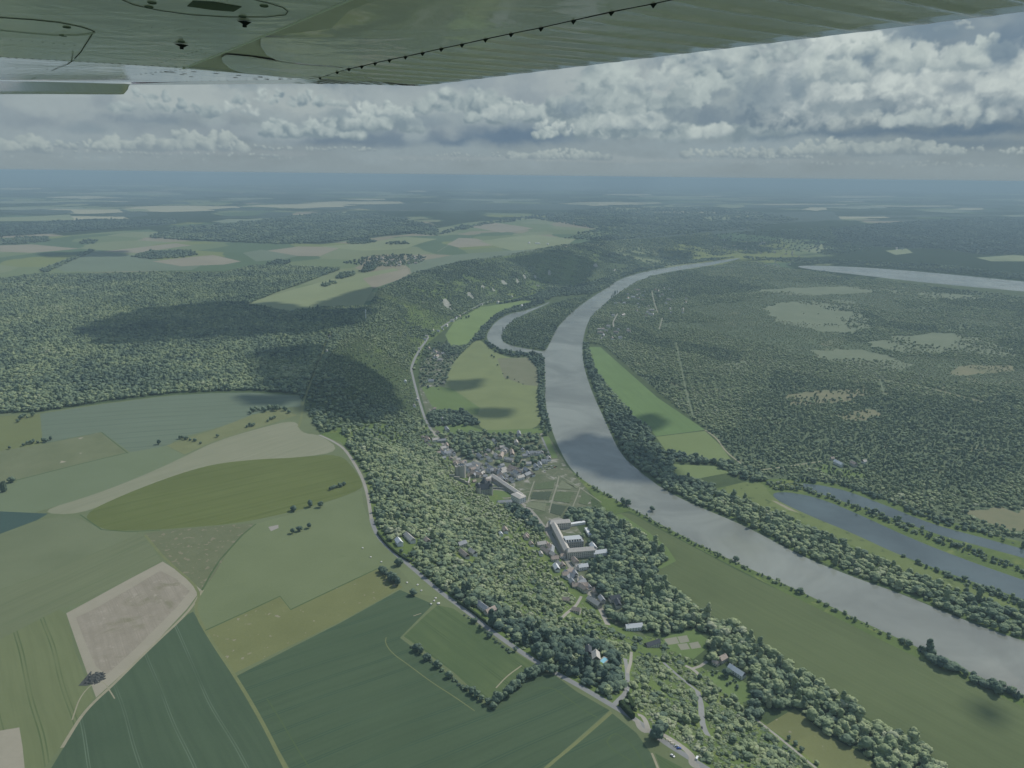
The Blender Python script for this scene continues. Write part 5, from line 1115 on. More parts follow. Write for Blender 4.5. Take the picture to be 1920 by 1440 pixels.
 ('far_woods', [(820,440),(860,425),(1000,404),(1180,385),(1400,395),(1500,412),(1420,430),(1330,434),(1230,444),(1130,452),(1060,447),(1120,430),(1000,410),(900,424),(850,436)], 18, (1.2,1.8), M_B, .34, .08, .7, .3),
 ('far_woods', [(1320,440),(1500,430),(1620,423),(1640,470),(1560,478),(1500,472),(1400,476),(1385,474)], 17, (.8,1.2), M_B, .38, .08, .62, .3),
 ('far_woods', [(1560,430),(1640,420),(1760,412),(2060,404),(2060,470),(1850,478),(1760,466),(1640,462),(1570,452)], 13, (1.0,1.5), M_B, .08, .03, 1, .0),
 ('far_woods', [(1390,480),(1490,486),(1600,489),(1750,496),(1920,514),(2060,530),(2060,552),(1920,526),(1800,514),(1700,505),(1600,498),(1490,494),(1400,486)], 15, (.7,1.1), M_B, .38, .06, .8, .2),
]
# single trees and hedges that stand alone in the photograph: foot, size, kind, tint, label
SINGLES = []
def single(px, s, kind, tint, label, group=None): SINGLES.append((px, s, kind, tint, label, group))
def hedge(line, n, s, kinds, tint, label, group, jit=2.5, seed=1):
    r = random.Random(seed); L = np.array(line, float); d = np.r_[0, np.cumsum(np.linalg.norm(np.diff(L, axis=0), axis=1))]
    for i in range(n):
        t = d[-1]*(i+r.uniform(.1, .9))/n; x = np.interp(t, d, L[:, 0])+r.uniform(-1, 1)*jit; y = np.interp(t, d, L[:, 1])+r.uniform(-1, 1)*jit
        single((x, y), r.uniform(*s), r.choice(kinds), tint+r.uniform(-.08, .08), label, group)
single((1232,1386),1.35,'round',.24,'dark round tree on the lay-by grass by the crest road'); single((1237,1374),1.2,'round',.36,'lighter tree just behind the dark lay-by tree')
single((748,1060),1.0,'round',.32,'round tree beside the crest road at the pasture'); single((774,1116),.85,'round',.32,'small round tree alone below the dark copse')
for q, w in (((551,958),'leftmost and lowest'), ((582,950),'middle'), ((601,951),'rightmost')): single(q, .85, 'round', .25, 'dark round tree at the olive field edge, %s of three' % w, 'three trees at the olive field edge')
for q, w in (((549,1000),'leftmost'), ((562,996),'middle'), ((580,990),'rightmost')): single(q, .72, 'round', .27, 'small tree on the big pasture, %s of three in line' % w, 'three trees in line on the pasture')
hedge([(618,919),(646,910)], 9, (.42,.6), ['round'], .26, 'dark tree in the short row on the olive field', 'short tree row on the olive field', .8)
hedge([(712,1070),(722,1078),(735,1090),(748,1098)], 11, (.65,.95), ['round'], .26, 'dark tree in the copse at the corner of the pasture', 'copse at the pasture corner', 3)
hedge([(770,1212),(790,1225),(806,1240)], 8, (.55,.85), ['round','shrub'], .3, 'tree in the upper end of the hedge between the dark fields', 'hedge between the dark fields', 2)
hedge([(806,1240),(835,1262),(862,1285),(890,1305),(915,1322)], 20, (.35,.72), ['round','shrub'], .38, 'bush in the long hedge between the dark fields', 'hedge between the dark fields', 2)
hedge([(922,1328),(945,1310),(968,1290),(985,1275),(1005,1265)], 17, (.6,.95), ['round'], .36, 'tree in the curved hedge below the enclosed field', 'curved hedge below the enclosed field', 2.5)
hedge([(1005,1265),(1022,1258),(1036,1262)], 6, (.7,1.0), ['round'], .26, 'tree at the road end of the curved hedge', 'curved hedge below the enclosed field', 2)
hedge([(868,1152),(886,1165),(905,1180),(925,1200),(960,1225),(974,1222)], 14, (.35,.7), ['round','shrub'], .34, 'roadside bush along the crest road above the enclosed field', 'roadside bushes along the crest road', 2)
hedge([(466,775),(490,770),(515,768),(540,772)], 16, (.6,1.0), ['round'], .4, 'tree in the grove where the grass bank meets the road', 'grove on the grass bank', 3)
hedge([(500,790),(520,785)], 4, (.5,.7), ['round'], .36, 'bush on the grass bank below the grove', 'bushes on the grass bank', 2)
hedge([(335,822),(366,828)], 6, (.5,.75), ['round'], .3, 'dark bush in the short row on the grass bank', 'dark bushes on the grass bank', 1.5)
single((298,833),.8,'round',.3,'single dark bush at the corner of the grey crop field'); single((408,820),.6,'round',.3,'lone bush on the middle of the grass bank'); single((376,832),.5,'round',.3,'small bush right of the dark row on the bank')
hedge([(462,801),(480,799)], 4, (.5,.7), ['round'], .32, 'bush in the small clump beside the stubble field', 'clump beside the stubble field', 1)
hedge([(42,836),(60,832),(78,830),(95,826)], 8, (.5,.75), ['round'], .28, 'dark bush in the row above the rough pasture', 'bush row above the rough pasture', 1)
single((18,842),.5,'round',.3,'small lone bush at the left end of the bush row')
hedge([(2,922),(8,924),(14,920)], 4, (.8,.9), ['poplar'], .22, 'dark upright poplar at the left edge', 'poplars at the left edge', 1); single((22,904),1.0,'round',.26,'round dark tree beside the poplars at the left edge')
hedge([(30,790),(50,785),(62,782)], 6, (.5,.9), ['round'], .36, 'tree at the forest corner on the left', 'trees at the forest corner', 4)
for q, w in (((1380,1052),'small'), ((1222,958),'broad'), ((1500,1112),'round')): single(q, .9, 'round', .32, w+' tree on the near bank of the river')
single((1178,948),1.2,'round',.3,'large tree at the head of the riverside meadow'); single((1168,946),1.0,'round',.34,'smaller tree left of the large meadow head tree')
single((1868,1300),1.2,'round',.3,'round tree alone at the right end of the near river bank')
for q, w, s in (((1420,1285),'upper',1.35), ((1458,1330),'lower',1.25)): single(q, s, 'round', .44, w+' of two big pale round trees before the belt wood')
hedge([(1395,1340),(1430,1350),(1410,1320)], 7, (.8,1.1), ['round'], .36, 'tree in the clump above the lower field', 'clump above the lower field', 6)
single((1362,1268),1.1,'round',.28,'dark tree beside the orchard grass'); hedge([(1330,1262),(1360,1275),(1390,1295)], 12, (.28,.4), ['round'], .4, 'small fruit tree on the orchard grass', 'fruit trees on the orchard grass', 8)
hedge([(1475,1385),(1508,1412)], 3, (.4,.6), ['round'], .3, 'small tree beside the lower lane', 'trees by the lower lane', 2)
hedge([(1145,560),(1160,548)], 5, (.9,1.1), ['poplar'], .2, 'dark poplar on the far right bank', 'poplars on the far bank', 1); single((943,622),1.0,'poplar',.2,'dark poplar at the left end of the wooded island')
hedge([(840,590),(870,600),(880,594)], 7, (.7,1), ['round'], .34, 'tree in the clump on the valley strip fields', 'clump on the strip fields', 2); hedge([(908,640),(945,705),(975,718),(985,726)], 10, (.5,.8), ['round','shrub'], .36, 'tree in the hedge beside the brown meadow', 'hedge beside the brown meadow', 2)
def build_trees():
    r = np.random.default_rng(11); rows = []                          # x, y, size, kind index, tint, stand
    names = []
    blockers = [p for n, m, p in POLYS if n not in ('slope_grass', 'village_ground', 'clearing', 'ground', 'far_field', 'valley_floor', 'far_wood_floor', 'pond_strip', 'river_bank_grass', 'grass_plot', 'valley_garden_plot', 'chalk_outcrop')]
    clear = [p for n, m, p in POLYS if n in ('clearing', 'valley_garden_plot', 'grass_plot')]
    chalk = [p for n, m, p in POLYS if n == 'chalk_outcrop']
    waters = [p for n, m, p in POLYS if n in ('river', 'pond')]
    FP = np.array(FOOTPRINTS)
    for (name, px, sp_, (s0, s1), kinds, tm, ts, keep, patch) in STANDS:
        poly = to_ground(dense_px(px, 40)); cen = np.linalg.norm(poly, axis=1); az = np.arctan2(poly[:, 0], poly[:, 1])
        out = []; rad = cen.min()
        while rad < cen.max():
            st = sp_*max(1.0, rad/3200); n = max(1, int((az.max()-az.min())*rad/st))
            a = az.min()+(np.arange(n)+r.random(n))*(az.max()-az.min())/n; rr = rad+r.uniform(-.5, .5, n)*st
            out.append(np.column_stack([np.sin(a)*rr, np.cos(a)*rr])); rad += st*.9
        P = np.vstack(out); P = P[pip(P, poly)]
        if not len(P): continue
        vn = vnoise(P, 90 if 'scrub' in name or 'near' in name else 260, len(rows) % 17+1); v2 = vnoise(P, 700, 5)
        ok = (r.random(len(P)) < keep+vn*patch*1.4)
        for b in blockers: ok &= ~pip(P, b)
        for b in chalk: ok &= ~pip(P, b)
        for b in clear: ok &= ~pip(P, b) | (r.random(len(P)) < np.clip(.13+.9*vn, 0, .6))
        for n_, m_, w_, c_ in LINES:
            near = (P[:, 0] > c_[:, 0].min()-20) & (P[:, 0] < c_[:, 0].max()+20) & (P[:, 1] > c_[:, 1].min()-20) & (P[:, 1] < c_[:, 1].max()+20); idx = np.where(near)[0]
            if len(idx): ok[idx] &= dist_line(P[idx], c_) > w_/2+3.2
        near = np.where(np.linalg.norm(P, axis=1) < 5500)[0]
        if len(near):
            for fx, fy, fr in FP:
                d2 = (P[near, 0]-fx)**2+(P[near, 1]-fy)**2; ok[near[d2 < fr*fr]] = False
                # keep the camera side of a building open, so that its front shows
                bx, by = P[near, 0]-fx, P[near, 1]-fy; L = math.hypot(fx, fy); al = -(bx*fx+by*fy)/L; ac = np.abs(bx*fy-by*fx)/L
                ok[near[(al > 0) & (al < fr+14) & (ac < fr*1.0)]] = False
        P, vn, v2 = P[ok], vn[ok], v2[ok]
        d = np.linalg.norm(P, axis=1); sc = (s0+(s1-s0)*r.beta(1.3, 1.9, len(P))*1.15)*np.maximum(1, d/3200)**.75
        kk = r.choice(len(kinds), len(P)); ki = np.array([r.choice(KI[kinds[k]]) for k in kk], int)
        if patch > .25 and 'scrub' not in name:                        # planted dark stands and light young growth
            dark = v2 > .22; ki = np.where(dark & (r.random(len(P)) < .3), r.choice(KI['conifer'], len(P)), ki); ti = tm+vn*.18-.2*dark+r.normal(0, ts, len(P))
            sm = v2 < -.25; sc = np.where(sm, sc*.62, sc); ti = np.where(sm, ti+.14, ti)
        else: ti = tm+vn*.30+r.normal(0, ts, len(P))+.16*vnoise(P, 130, 8)
        names.append(name); k = len(names)-1
        rows.append(np.column_stack([P, sc, ki, np.clip(ti, .02, .98), np.full(len(P), k)]))
    A = np.vstack(rows)
    S = ground3([s[0] for s in SINGLES])
    Z = height(A[:, :2])
    # sparse bushes of the clearings are in the stands above; rank everything by its size in the picture
    hg = np.array([HGT[KINDS[int(i)]] for i in A[:, 3]]); q = to_px(np.column_stack([A[:, :2], Z+4]))
    inf = (q[:, 0] > 0) & (q[:, 0] < 1920) & (q[:, 1] > 170) & (q[:, 1] < 1440) & (q[:, 2] > 10)
    show = np.where(inf, hg*A[:, 2]/q[:, 2], 0)
    take = np.argsort(-show)[:max(0, 296-len(SINGLES))]; one = np.zeros(len(A), bool); one[take] = True
    rr = random.Random(2)
    def tree(x, y, z, s, ki, tint, label, group):
        k = KINDS[ki]; nm = {'shrub': 'bush', 'poplar': 'poplar_tree', 'conifer': 'conifer_tree'}.get(k, 'tree')
        e = empty(nm, (x, y, z), rr.uniform(0, 6.28), label, {'shrub': 'bush'}.get(k, 'tree'), group); e.scale = (s*rr.uniform(.9, 1.1), s*rr.uniform(.9, 1.1), s*rr.uniform(.92, 1.12))
        link('trunk', TRUNK[ki], e); c = link('crown', PROTO[ki], e); c['tint'] = float(tint)
    for (px, s, kind, tint, label, group), p in zip(SINGLES, S):
        tree(p[0], p[1], p[2]-.2, s, rr.choice(KI[kind]), tint, label, group)
    WH = {'plateau_forest': 'at the near edge of the plateau forest', 'slope_wood': 'on the far wooded slope', 'near_slope_wood': 'in the wood on the near slope',
          'near_slope_scrub': 'on the scrubby slope below the crest road', 'road_side_wood': 'in the shady wood beside the crest road', 'belt_wood': 'in the wooded belt beside the long river meadow',
          'village_trees': 'among the village gardens', 'right_bank_trees': 'on the far bank of the river', 'pond_strip_trees': 'on the strip between the ponds', 'near_bank_hedge': 'on the near bank of the river'}
    seen = {}
    for i in take:
        nm = names[int(A[i, 5])]; k = KINDS[int(A[i, 3])]
        tone = 'dark' if A[i, 4] < .32 else 'mid green' if A[i, 4] < .55 else 'pale green'
        size = 'large' if show[i]*FPX > 22 else 'smaller'
        lab = '%s %s %s %s' % (size, tone, {'shrub': 'bush', 'conifer': 'conifer', 'tall': 'tall tree', 'round': 'round tree', 'poplar': 'poplar'}[k], WH.get(nm, 'in the valley'))
        tree(A[i, 0], A[i, 1], Z[i]-.3, A[i, 2], int(A[i, 3]), A[i, 4], lab, 'nearest trees '+WH.get(nm, 'in the valley'))
    LB = {'plateau_forest': 'broad leafy forest covering the plateau on the left', 'slope_wood': 'wood covering the far chalk slope above the valley road', 'near_slope_wood': 'dense bright wood on the slope above the village',
          'near_slope_scrub': 'bushy scrub on the slope below the crest road', 'road_side_wood': 'shady wood beside the crest road', 'belt_wood': 'wooded belt between the slope and the river meadow', 'village_trees': 'trees filling the village gardens and parks',
          'right_bank_trees': 'trees lining the far bank of the river', 'garden_shrubs': 'low shrubs and vegetables filling the kitchen garden', 'pond_strip_trees': 'bushes and trees on the strips between the ponds', 'valley_forest': 'wide mixed forest on the valley floor at right', 'island_wood': 'willow wood covering the island in the river',
          'river_bank_wood': 'woods along the river arm and upper left bank', 'near_bank_hedge': 'bushes along the near bank beside the river meadow', 'far_woods': 'distant woods and copses on the far plateau'}
    for nm in dict.fromkeys(names):
        sel = ~one & np.isin(A[:, 5], [k for k, n in enumerate(names) if n == nm])
        if not sel.any(): continue
        s = A[sel, 2]; zs = np.where(np.linalg.norm(A[sel, :2], axis=1) > 3200, (3200/np.linalg.norm(A[sel, :2], axis=1))**.6, 1.0)
        scatter(nm, np.column_stack([A[sel, :2], Z[sel]-.4]), A[sel, 3].astype(int), RNG.uniform(0, 6.28, sel.sum()), np.column_stack([s*RNG.uniform(.85, 1.2, len(s)), s*RNG.uniform(.85, 1.2, len(s)), s*RNG.uniform(.62, 1.0, len(s))*zs]), A[sel, 4], LB[nm], 'scrub' if 'scrub' in nm else 'woodland')
    print('trees', len(A), 'singles', len(SINGLES))
build_trees()

# ------------------------------------------------------------------ clouds overhead that shade parts of the land
def build_clouds():
    m = bpy.data.materials.new('cloud_white'); m.use_nodes = True; T = NT(m.node_tree); b = T.n['Principled BSDF']
    b.inputs['Base Color'].default_value = (.85, .86, .88, 1); b.inputs['Roughness'].default_value = 1; b.inputs['Specular IOR Level'].default_value = 0
    ALT = 2500.0
    SH = [[(170,618),(250,590),(350,577),(450,569),(535,573),(600,588),(690,582),(650,608),(560,624),(460,631),(350,636),(215,644)],
          [(470,670),(550,655),(600,668),(680,690),(745,722),(775,765),(700,785),(640,780),(575,765),(545,738),(500,718)],
          [(610,566),(700,538),(695,572),(580,582)], [(955,486),(1040,470),(1115,496),(1095,535),(1030,528),(1000,508)], [(1230,468),(1290,472),(1300,486),(1250,488)],
          [(1040,838),(1100,815),(1160,830),(1200,850),(1285,905),(1210,898),(1150,893),(1085,872)],
          [(1180,788),(1220,775),(1245,792),(1225,808)], [(838,716),(905,712),(890,728),(845,732)], [(890,765),(960,768),(945,782),(895,780)],
          [(1822,1330),(1848,1330),(1860,1340),(1832,1343)], [(450,743),(540,744),(525,760),(470,758)],
          [(80,474),(230,470),(225,480),(90,482)]]
    r = random.Random(4); k = 1/math.tan(SUN_EL); VV = []; FF = []
    bm = bmesh.new(); bmesh.ops.create_icosphere(bm, subdivisions=2, radius=1); tv = [v.co.copy() for v in bm.verts]; tf = [[v.index for v in f.verts] for f in bm.faces]; bm.free()
    for px in SH:
        g = to_ground(dense_px(px, 40)); z = float(height(g).mean()); off = np.array([math.sin(SUN_AZ), math.cos(SUN_AZ)])*(ALT-z)*k
        lo, hi = g.min(0), g.max(0); S = math.sqrt(max(1, np.prod(hi-lo))); n = 0; rad = max(14, S*.07); tries = 0
        area = 0.5*abs(np.dot(g[:, 0], np.roll(g[:, 1], 1))-np.dot(g[:, 1], np.roll(g[:, 0], 1))); N = int(min(700, 3.4*area/(rad*rad)))
        Q = np.random.default_rng(len(px)*7+int(px[0][0])).uniform(lo, hi, (4000, 2)); Q = Q[pip(Q, g)][:N]
        for q in Q:
            c = Vector((q[0]+off[0], q[1]+off[1], ALT+r.uniform(-.3, .5)*rad)); s = rad*r.uniform(.7, 1.25); k0 = len(VV)
            for d in tv:
                p = Vector((d.x*s, d.y*s, d.z*s*.7)); VV.append(tuple(c+p*(1+.45*mnoise.noise((c+p)/(rad*.8)))))
            FF += [tuple(k0+i for i in f) for f in tf]
    me = bpy.data.meshes.new('clouds'); me.from_pydata(VV, [], FF); me.materials.append(m); me.shade_smooth()
    o = bpy.data.objects.new('clouds', me); COL.objects.link(o); tag(o, 'white cumulus clouds floating high above the land', 'clouds', kind='stuff')
build_clouds()

# ------------------------------------------------------------------ the aircraft wing overhead
def wing_paint(name, c, streak=0.25, rough=0.28):
    m = bpy.data.materials.new(name); m.use_nodes = True; T = NT(m.node_tree); b = T.n['Principled BSDF']
    pos = T.new('ShaderNodeNewGeometry').outputs['Position']
    n = T.noise(T.v('MULTIPLY', pos, (1.2, 5.0, 1.0)), 2.0, 5, 0.6, .4); d = T.noise(pos, 60, 3, .6)
    k = T.m('ADD', T.m('MULTIPLY', n, .8), T.m('MULTIPLY', d, .2))
    T.l.new(T.mix(k, tuple(q*(1-streak) for q in c), tuple(min(1, q*(1+streak)) for q in c)), b.inputs['Base Color'])
    b.inputs['Roughness'].default_value = rough; b.inputs['Specular IOR Level'].default_value = .5; b.inputs['Coat Weight'].default_value = .8; b.inputs['Coat Roughness'].default_value = .06
    w = T.noise(T.v('MULTIPLY', pos, (2.0, 3.0, 1)), 1.6, 3, .5, .8); bp = T.new('ShaderNodeBump'); bp.inputs['Strength'].default_value = .2; bp.inputs['Distance'].default_value = .02
    T.l.new(w, bp.inputs['Height']); T.l.new(bp.outputs[0], b.inputs['Normal']); T.l.new(bp.outputs[0], b.inputs['Coat Normal'])
    return m
def build_wing():
    HW = 0.45; PT = wing_paint('wing_paint', (.88, .82, .92)); PT2 = wing_paint('flap_paint', (.87, .81, .88), .12, .35); PTB = wing_paint('outer_panel_paint', (.8, .8, .78), .1, .14)
    DK = flat_mat('cove_grey', (.78, .74, .80), .15, 6, rough=.6); BLK = flat_mat('black_rubber', (.012, .018, .02), .2, 30); DIM = flat_mat('dark_rivet', (.13, .15, .14), .2, 30)
    CAMP = Vector((0, 0, CAMZ))
    def wp(px, py, dz=0.0): d = ray(px, py); return CAMP+d*((HW+dz)/d.z)
    root = empty('aircraft_wing', tuple(wp(400, 100)), 0, 'grey white underside of a high aircraft wing with ribbed flap, seen from the cabin', 'aircraft wing')
    org = root.location.copy()
    def put(name, V, F, mats, smooth=False, parent=None):
        me = bpy.data.meshes.new(name); me.from_pydata([tuple(Vector(v)-org) for v in V], [], F)
        for m in (mats if isinstance(mats, list) else [mats]): me.materials.append(m)
        if smooth: me.shade_smooth()
        o = bpy.data.objects.new(name, me); COL.objects.link(o); o.parent = parent or root; return o
    def slab(name, pts, th, mat, dz=0.0, parent=None):
        A = [wp(*p, dz) for p in pts]; n = len(A); V = A+[a+Vector((0, 0, th)) for a in A]
        return put(name, V, [tuple(range(n)), tuple(range(2*n-1, n-1, -1))]+[(i, (i+1) % n, n+(i+1) % n, n+i) for i in range(n)], mat, parent=parent)
    def curve(pts, n=10): return [tuple(q) for q in chaikin(np.array(pts, float), False, 3)]
    def tube(name, line, r, mat, dz=0.0, parent=None, ns=6):
        P = [wp(*p, dz) for p in line]; V = []; F = []
        for i, p in enumerate(P):
            t = (P[min(i+1, len(P)-1)]-P[max(i-1, 0)]).normalized(); a = t.cross(Vector((0, 0, 1))).normalized(); b = t.cross(a)
            V += [p+a*(r*math.cos(6.283*k/ns))+b*(r*math.sin(6.283*k/ns)) for k in range(ns)]
        for i in range(len(P)-1): F += [(i*ns+k, i*ns+(k+1) % ns, (i+1)*ns+(k+1) % ns, (i+1)*ns+k) for k in range(ns)]
        return put(name, V, F, mat, True, parent)
    # forward skin: a dense sheet, dented a little between its ribs
    edge = [(-700,-420),(1500,-347),(660,-4),(490,68),(345,127),(300,125),(150,116),(0,107),(-700,60)]
    sk = slab('lower_skin', edge, .10, PT)
    # outboard panel, rising towards the tip so that it mirrors the bright sky
    A, B = wp(-700, 60), wp(600, 146); ax = (B-A).normalized(); rise = R(4.6)
    far = Vector((ax.y, -ax.x, 0)); far = far if far.dot(Vector((FWD.x, FWD.y, 0))) > 0 else -far
    pd = (far*math.cos(rise)+Vector((0, 0, 1))*math.sin(rise)); nrm = ax.cross(pd).normalized()
    def op(px, py, lift=0.0):
        d = ray(px, py); t = (A-CAMP).dot(nrm)/d.dot(nrm); return CAMP+d*t+nrm*(lift if nrm.z < 0 else -lift)
    V = [A, wp(0, 107), wp(150, 116), wp(300, 125), wp(345, 127), wp(450, 137), wp(545, 145), B, op(560, 149), op(420, 151), op(300, 154), op(150, 153), op(0, 150), op(-700, 130)]
    n = len(V); V2 = [v+Vector((0, 0, .08)) for v in V]
    put('outer_panel', V+V2, [tuple(range(n)), tuple(range(2*n-1, n-1, -1))]+[(i, (i+1) % n, n+(i+1) % n, n+i) for i in range(n)], PTB)
    def fp(px, py, base=(0, 150), k=1.0):                            # a standing surface at the tip, at the reach of the panel's far edge
        q = op(px, 151); d = ray(px, py); s = math.hypot(q.x, q.y)/math.hypot(d.x, d.y); return CAMP+d*s*k
    # tip cap: a deep drooped fairing
    ux = [-700, -200, 0, 80, 160, 225, 232, 240, 246]
    up_, dn_ = [140, 150, 152, 153, 155, 157, 157, 158, 158.5], [172, 174.5, 175.5, 176, 176.8, 177, 176.5, 167, 160]
    V = []; F = []
    for x, u_, d_ in zip(ux, up_, dn_):
        for j in range(5):
            t = j/4; V.append(fp(x if x < 226 else x-(6*t if x > 240 else 0), u_+(d_-u_)*t, k=1+.03*t))
    for i in range(len(ux)-1):
        for j in range(4): F.append((i*5+j, i*5+j+1, i*5+j+6, i*5+j+5))
    nv = len(V); V += [v+Vector((v.x*.04, v.y*.04, .03)) for v in V]; F += [tuple(nv+q for q in f[::-1]) for f in F]
    F += [(nv-5+j, nv-4+j, 2*nv-4+j, 2*nv-5+j) for j in range(4)]+[(i*5+4, nv+i*5+4, nv+i*5+9, i*5+9) for i in range(len(ux)-1)]
    put('tip_cap', V, F, PT2, True)
    # cove behind the lip and the lip itself
    slab('flap_cove', [(345,127),(490,68),(660,-4),(1500,-347),(1500,-330),(655,20),(560,112),(540,130),(450,137)], .04, DK, dz=.008)
    tube('skin_lip', curve([(343,128),(490,69),(660,-3),(1500,-346)]), .0045, flat_mat('lip_highlight', (.92, .92, .9), .05, rough=.3), dz=.001)  # whiter than the skin, the colour stands for light caught on the lip
    # flap and aileron noses: rounded skins
    def nose(name, rim, hinge, N=22, depth=.03, M=10):
        """Surface between a rear rim line and the hinge line, bulging down in the middle, its rim tucked up into the cove."""
        Rm = np.array([(np.interp(s, np.linspace(0, 1, len(rim)), [p[0] for p in rim]), np.interp(s, np.linspace(0, 1, len(rim)), [p[1] for p in rim])) for s in np.linspace(0, 1, N)])
        Hm = np.array([(np.interp(s, np.linspace(0, 1, len(hinge)), [p[0] for p in hinge]), np.interp(s, np.linspace(0, 1, len(hinge)), [p[1] for p in hinge])) for s in np.linspace(0, 1, N)])
        V = []; F = []; dep = lambda s: depth if depth < .01 else .003+depth*min(1, max(0, (s-.5)/.2))
        for i in range(N):
            for j in range(M+1):
                t = j/M; p = Rm[i]*(1-t)+Hm[i]*t; V.append(wp(p[0], p[1], dep(i/(N-1))*(1-t)**3-.002))
        for i in range(N-1):
            for j in range(M): F.append((i*(M+1)+j, i*(M+1)+j+1, (i+1)*(M+1)+j+1, (i+1)*(M+1)+j))
        nv = len(V); V += [v+Vector((0, 0, .03)) for v in V]; F += [tuple(nv+q for q in f[::-1]) for f in F]
        return put(name, V, F, PT2, True)
    RIV = [(580,147),(600,145),(632,134.5),(654,129),(678,124),(703,118),(730,112),(760,106),(792,99),(827,91),(866,83),(910,73),(958,63),(1014,52),(1075,38),(1146,22),(1225,7),(1320,-14),(1430,-38),(1700,-98),(2100,-187)]
    hl = [p for p in RIV if p[0] >= 654]
    nose('flap_nose', [(540,117),(518,113),(500,103),(489,88),(488,74),(495,66),(560,39),(663,-4),(900,-102),(1500,-346)], [(640,126)]+[(p[0], p[1]-1.0) for p in hl], 60)
    nose('aileron_nose', [(452,136),(432,129),(418,117),(415,108),(424,102),(470,106),(540,117),(640,126)], [(545,146.5),(560,147),(580,147),(600,145),(615,140),(632,134.5),(645,131),(652,128.5)], 40, .004)
    # ribbed trailing surfaces: beads run from the hinge line to the trailing edge
    T0, T1 = wp(1920, 22), wp(790, 161); tl = (T1-T0); sp_ = (wp(1786, 36.5)-wp(1672, 50)).length
    H0, H1 = wp(654, 129), wp(1225, 7); hv = (H1-H0)
    def bead_pts(s):                                                 # a station along the trailing edge, metres from the near corner
        te = T0+tl.normalized()*s; px = to_px([tuple(te)])[0]; vx, vy = 2890, 270
        # foot of the bead on the hinge line, sighted along the bead's own direction in the flap plane
        d1 = wp(1573, 61)-wp(1280, 14); d2 = wp(940, 140)-wp(717, 125); f = min(1, max(0, s/tl.length)); bd = (d1.normalized()*(1-f)+d2.normalized()*f); bd.z = 0
        A2 = np.array([[bd.x, -hv.x], [bd.y, -hv.y]]); q = np.linalg.solve(A2, np.array([te.x-H0.x, te.y-H0.y])); return H0-hv*q[1], te
    V = []; F = []; st = np.arange(-sp_*9, tl.length+1e-6, sp_/14); M = 8
    for i, s in enumerate(st):
        a, b = bead_pts(s); ph = (s/sp_) % 1.0; z = .0065*math.exp(-((ph-.5)/.13)**2)
        for j in range(M+1):
            t = j/M; ramp_ = min(1, t/.06)*min(1, (1-t)/.12+.22); V.append(a*(1-t)+b*t-Vector((0, 0, z*ramp_)))
    for i in range(len(st)-1):
        for j in range(M): F.append((i*(M+1)+j, i*(M+1)+j+1, (i+1)*(M+1)+j+1, (i+1)*(M+1)+j))
    nv = len(V); V += [v+Vector((0, 0, .012)) for v in V]; F += [tuple(nv+q for q in f[::-1]) for f in F]; F += [(i*(M+1)+M, nv+i*(M+1)+M, nv+(i+1)*(M+1)+M, (i+1)*(M+1)+M) for i in range(len(st)-1)]
    put('ribbed_flap', V, F, PT2, True)
    a, b = bead_pts(tl.length)
    apx = to_px([tuple(a)])[0]
    # aileron trailing skin: tapers away along the tip; scalloped by its own beads
    up = [(apx[0], apx[1]),(640,132),(600,145.5),(580,147.5),(545,148.5),(480,150),(420,151),(360,152.5),(300,155),(246,157.5)]
    dn = [(790,161.3),(740,160),(690,158.6),(640,157.6),(600,157.3),(540,157.4),(480,157.7),(420,158),(340,158.6),(246,159.2)]
    N = 180; V = []; F = []
    ul = np.linspace(0, 1, len(up)); xs = np.linspace(0, 1, N)
    for i, s in enumerate(xs):
        pu = (np.interp(s, ul, [p[0] for p in up]), np.interp(s, ul, [p[1] for p in up])); pd_ = (np.interp(s, ul, [p[0] for p in dn]), np.interp(s, ul, [p[1] for p in dn]))
        z = .003*math.exp(-(((i/9) % 1-.5)/.18)**2)
        for j in range(4):
            t = j/3; p = (pu[0]*(1-t)+pd_[0]*t, pu[1]*(1-t)+pd_[1]*t); w_ = min(1, max(0, (598-p[0])/40)); V.append(wp(p[0], p[1], -z*min(1, t*6))*(1-w_)+op(p[0], p[1])*w_)
    for i in range(N-1):
        for j in range(3): F.append((i*4+j, i*4+j+1, i*4+j+5, i*4+j+4))
    nv = len(V); V += [v+Vector((0, 0, .02)) for v in V]; F += [tuple(nv+q for q in f[::-1]) for f in F]; F += [(i*4+3, nv+i*4+3, nv+i*4+7, i*4+7) for i in range(N-1)]
    put('ribbed_aileron', V, F, PT2, True)
    # hinge line with its screws
    tube('hinge_seam', [(p[0], p[1]) for p in RIV], .0014, BLK, dz=-.001)
    sm = MB(); sm.cyl(.001, .008, -.009, .0, 8); sm.cyl(.009, .009, 0, .004, 8)
    sme = sm.mesh('hinge_screw', [BLK])
    for p in RIV[1:-1]:
        o = bpy.data.objects.new('hinge_screw', sme); COL.objects.link(o); o.parent = root; o.location = wp(*p)-org-Vector((0, 0, .002))
    # seams and screw rows of the forward skin
    tube('skin_seam', [(175,60),(168,72),(160,84),(152,97),(140,110)], .0016, DIM, dz=-.0012)
    V = [op(x, y, .001) for x, y in ((139,112),(125,121),(100,131),(75,140),(58,149))]
    d = MB()
    for p, q in zip(V[:-1], V[1:]):
        t = (q-p); a = t.cross(Vector((0, 0, 1))).normalized()*.002; d.add([p-a-org, p+a-org, q+a-org, q-a-org], [(0, 1, 2, 3), (3, 2, 1, 0)])
    o = link('panel_seam', d.mesh('panel_seam', [DIM]), root)
    d = MB()
